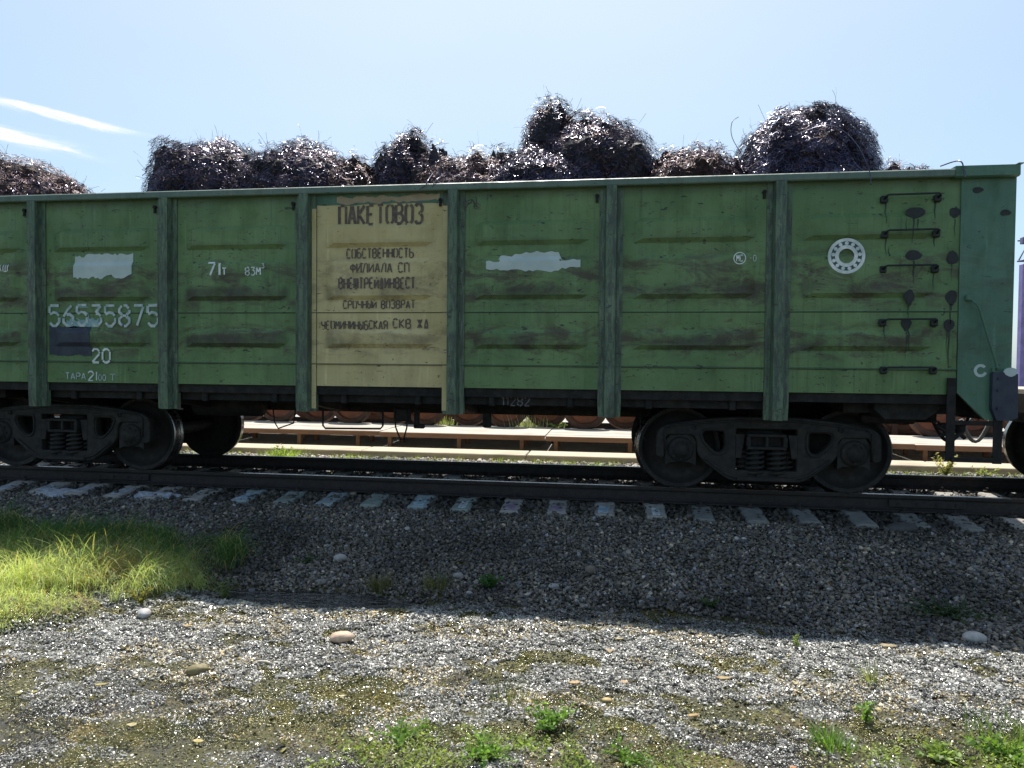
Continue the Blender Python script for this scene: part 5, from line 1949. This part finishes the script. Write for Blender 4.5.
# ------------------------------------------------------------------ single stones and debris in the foreground
def cobble(x_, y_, rx, ry, rz, colr, label, name='stone', cat='stone', rot=0, pt=0.0, sink=.35):
    nu, nv = 28, 16
    V = []
    sd_ = abs(hash((round(x_, 3), round(y_, 3)))) % 1000
    for j in range(nv + 1):
        ph_ = math.pi * j / nv - math.pi / 2
        for k in range(nu):
            th_ = 2 * math.pi * k / nu
            dz, dy, dx = math.cos(ph_) * math.cos(th_), math.cos(ph_) * math.sin(th_), math.sin(ph_)
            f_ = 1 + .16 * (float(vnoise(np.array(dx * 1.8 + x_ * 7), np.array(dy * 1.8 + dz + y_ * 5), 5)) - .5) + pt * max(0, dx) ** 6
            V.append((rx * dx * f_, ry * dy * f_, rz * dz * f_))
    F = [(j * nu + k, j * nu + (k + 1) % nu, (j + 1) * nu + (k + 1) % nu, (j + 1) * nu + k) for j in range(nv) for k in range(nu)]
    o = MB().add(V, F, True).build(name, simple('stone_tint', colr, .65, 0, .2, 20, .4), fix=True)
    o.location = (x_, y_, float(gh(x_, y_)) + rz * (1 - sink))
    o.rotation_euler = (random.uniform(-.1, .1), random.uniform(-.1, .1), rot)
    return tag(o, label, cat)


cobble(.72, -4.36, .082, .055, .038, (.58, .42, .30), 'smooth peach coloured stone, pointed at one end, on the sunlit shingle', rot=.1, pt=.2, sink=.1)
cobble(5.28, -3.62, .085, .055, .045, (.42, .40, .37), 'pale oval cobble just inside the shadow at the right edge', sink=.2)
cobble(-.95, -4.20, .05, .065, .035, (.45, .43, .42), 'pale oval stone at the edge of the sunlit grass', rot=.7, sink=.2)
cobble(.02, -2.65, .065, .045, .04, (.36, .34, .32), 'lightest cobble in the shaded ballast above the puddle', sink=.1)
cobble(.04, -3.15, .055, .04, .028, (.20, .19, .18), 'grey cobble between the lightest cobble and the puddle', sink=.2)
cobble(1.26, -2.93, .052, .038, .03, (.27, .26, .24), 'rounded grey cobble up and left of the dark green weed', sink=.1)
cobble(2.45, -2.70, .05, .04, .045, (.19, .15, .12), 'brownish rounded cobble on the shaded ballast, centre', sink=.1)
cobble(2.14, -3.02, .05, .035, .025, (.32, .31, .30), 'flat light grey cobble right of the dark green weed', sink=.1)
cobble(1.42, -3.24, .035, .025, .02, (.34, .33, .32), 'small light cobble just left of the dark green weed', sink=.1)
cobble(2.90, -3.2, .035, .03, .02, (.26, .26, .25), 'small grey cobble near the shadow edge, centre right', sink=.2)
cobble(5.62, -1.40, .16, .09, .06, (.06, .058, .055), 'dark cobble leaning on a sleeper end under the last wheel', sink=.4)
cobble(3.62, -1.62, .08, .05, .03, (.085, .08, .075), 'dark flat stone below the second clean grey sleeper end', sink=.5)
cobble(.02, -5.02, .07, .04, .035, (.22, .18, .08), 'wet olive stone in the lower left', rot=.6, sink=.4)
cobble(2.62, -5.05, .03, .022, .015, (.45, .32, .13), 'ochre pebble right above the largest green weed', sink=.2)


def flake(x_, y_, s, colr, label, shape=0, rot=0, name='leaf_litter'):
    sh = [[(-1, .5), (1, .55), (1.1, .2), (.3, -1), (0, -1.05), (-.3, -.3)], [(-1.1, 0), (-.5, .4), (.5, .38), (1.2, .05), (.5, -.3), (-.6, -.32)], [(-1, -.2), (-.2, .6), (.9, .5), (1, -.2), (.2, -.5)]][shape]
    mb = MB()
    n_ = len(sh)
    s *= .62
    colr = tuple(q * .75 for q in colr)
    sh = [(a * random.uniform(.8, 1.15), b_ * random.uniform(.75, 1.2)) for a, b_ in sh]
    V = [(a * s, b_ * s, .010 + .012 * abs(a) * s * 10) for a, b_ in sh]
    V += [(a, b_, c - .004) for a, b_, c in V]
    mb.add(V, [tuple(range(n_)), tuple(range(2 * n_ - 1, n_ - 1, -1))] + [(i, (i + 1) % n_, n_ + (i + 1) % n_, n_ + i) for i in range(n_)])
    o = mb.build(name, simple('flake_tint', colr, .6, 0, .3, 30, .3))
    o.location = (x_, y_, float(gh(x_, y_)) + .012)
    o.rotation_euler = (.15, 0, rot)
    return tag(o, label, 'debris')


OC = (.36, .23, .08)
flake(2.63, -4.27, .045, OC, 'ochre triangular scrap lying on the sunlit shingle, centre right', 0)
flake(2.70, -4.08, .045, (.5, .38, .14), 'narrow yellow scrap just beyond the ochre triangle', 1)
flake(.80, -3.86, .045, (.55, .42, .20), 'yellow scrap at the shadow edge below the puddle', 1, .3)
flake(-.50, -4.34, .05, (.5, .32, .12), 'orange yellow scrap right of the pale oval stone', 2)
flake(3.28, -3.90, .035, (.5, .38, .20), 'small buff scrap at the shadow edge, centre right', 2)
flake(2.42, -4.85, .06, (.5, .30, .10), 'orange scrap behind the largest green weed', 1, .2)
flake(2.72, -4.78, .045, (.46, .27, .12), 'rusty scrap right of the orange one behind the weed', 2)
flake(-.42, -5.32, .05, (.42, .33, .07), 'olive yellow scrap in the shallow wet patch at the left', 1, .4)
flake(-.72, -5.5, .035, (.42, .33, .07), 'small olive yellow scrap near the left bottom edge', 2, .2)
flake(.55, -5.85, .05, (.55, .42, .14), 'bright yellow scrap near the bottom edge, left', 1)
flake(.10, -5.75, .045, (.5, .42, .18), 'buff scrap at the bottom edge in the left corner', 2)
flake(3.52, -5.62, .03, (.55, .22, .06), 'small vivid orange scrap at the lower right of the bottom weeds', 1)
flake(3.35, -4.60, .07, (.42, .29, .10), 'flat ochre crust on the wet shingle right of centre', 1)
flake(4.60, -3.85, .10, (.42, .32, .16), 'wide buff crust beside the shadow edge at the right', 1)
flake(3.1, -5.15, .06, (.44, .28, .09), 'flat orange crust above the bottom weeds, right of centre', 1, .3)
mb = MB()
mb.tube([(-.04, 0, .012), (0, .012, .022), (.05, .014, .022), (.09, .004, .014)], .008, 6)
o = mb.build('twig', simple('bleached_twig', (.55, .50, .40), .7))
o.location = (.35, -4.86, float(gh(.35, -4.86)))
tag(o, 'short bleached twig curled on the wet shingle, left of centre', 'twig')
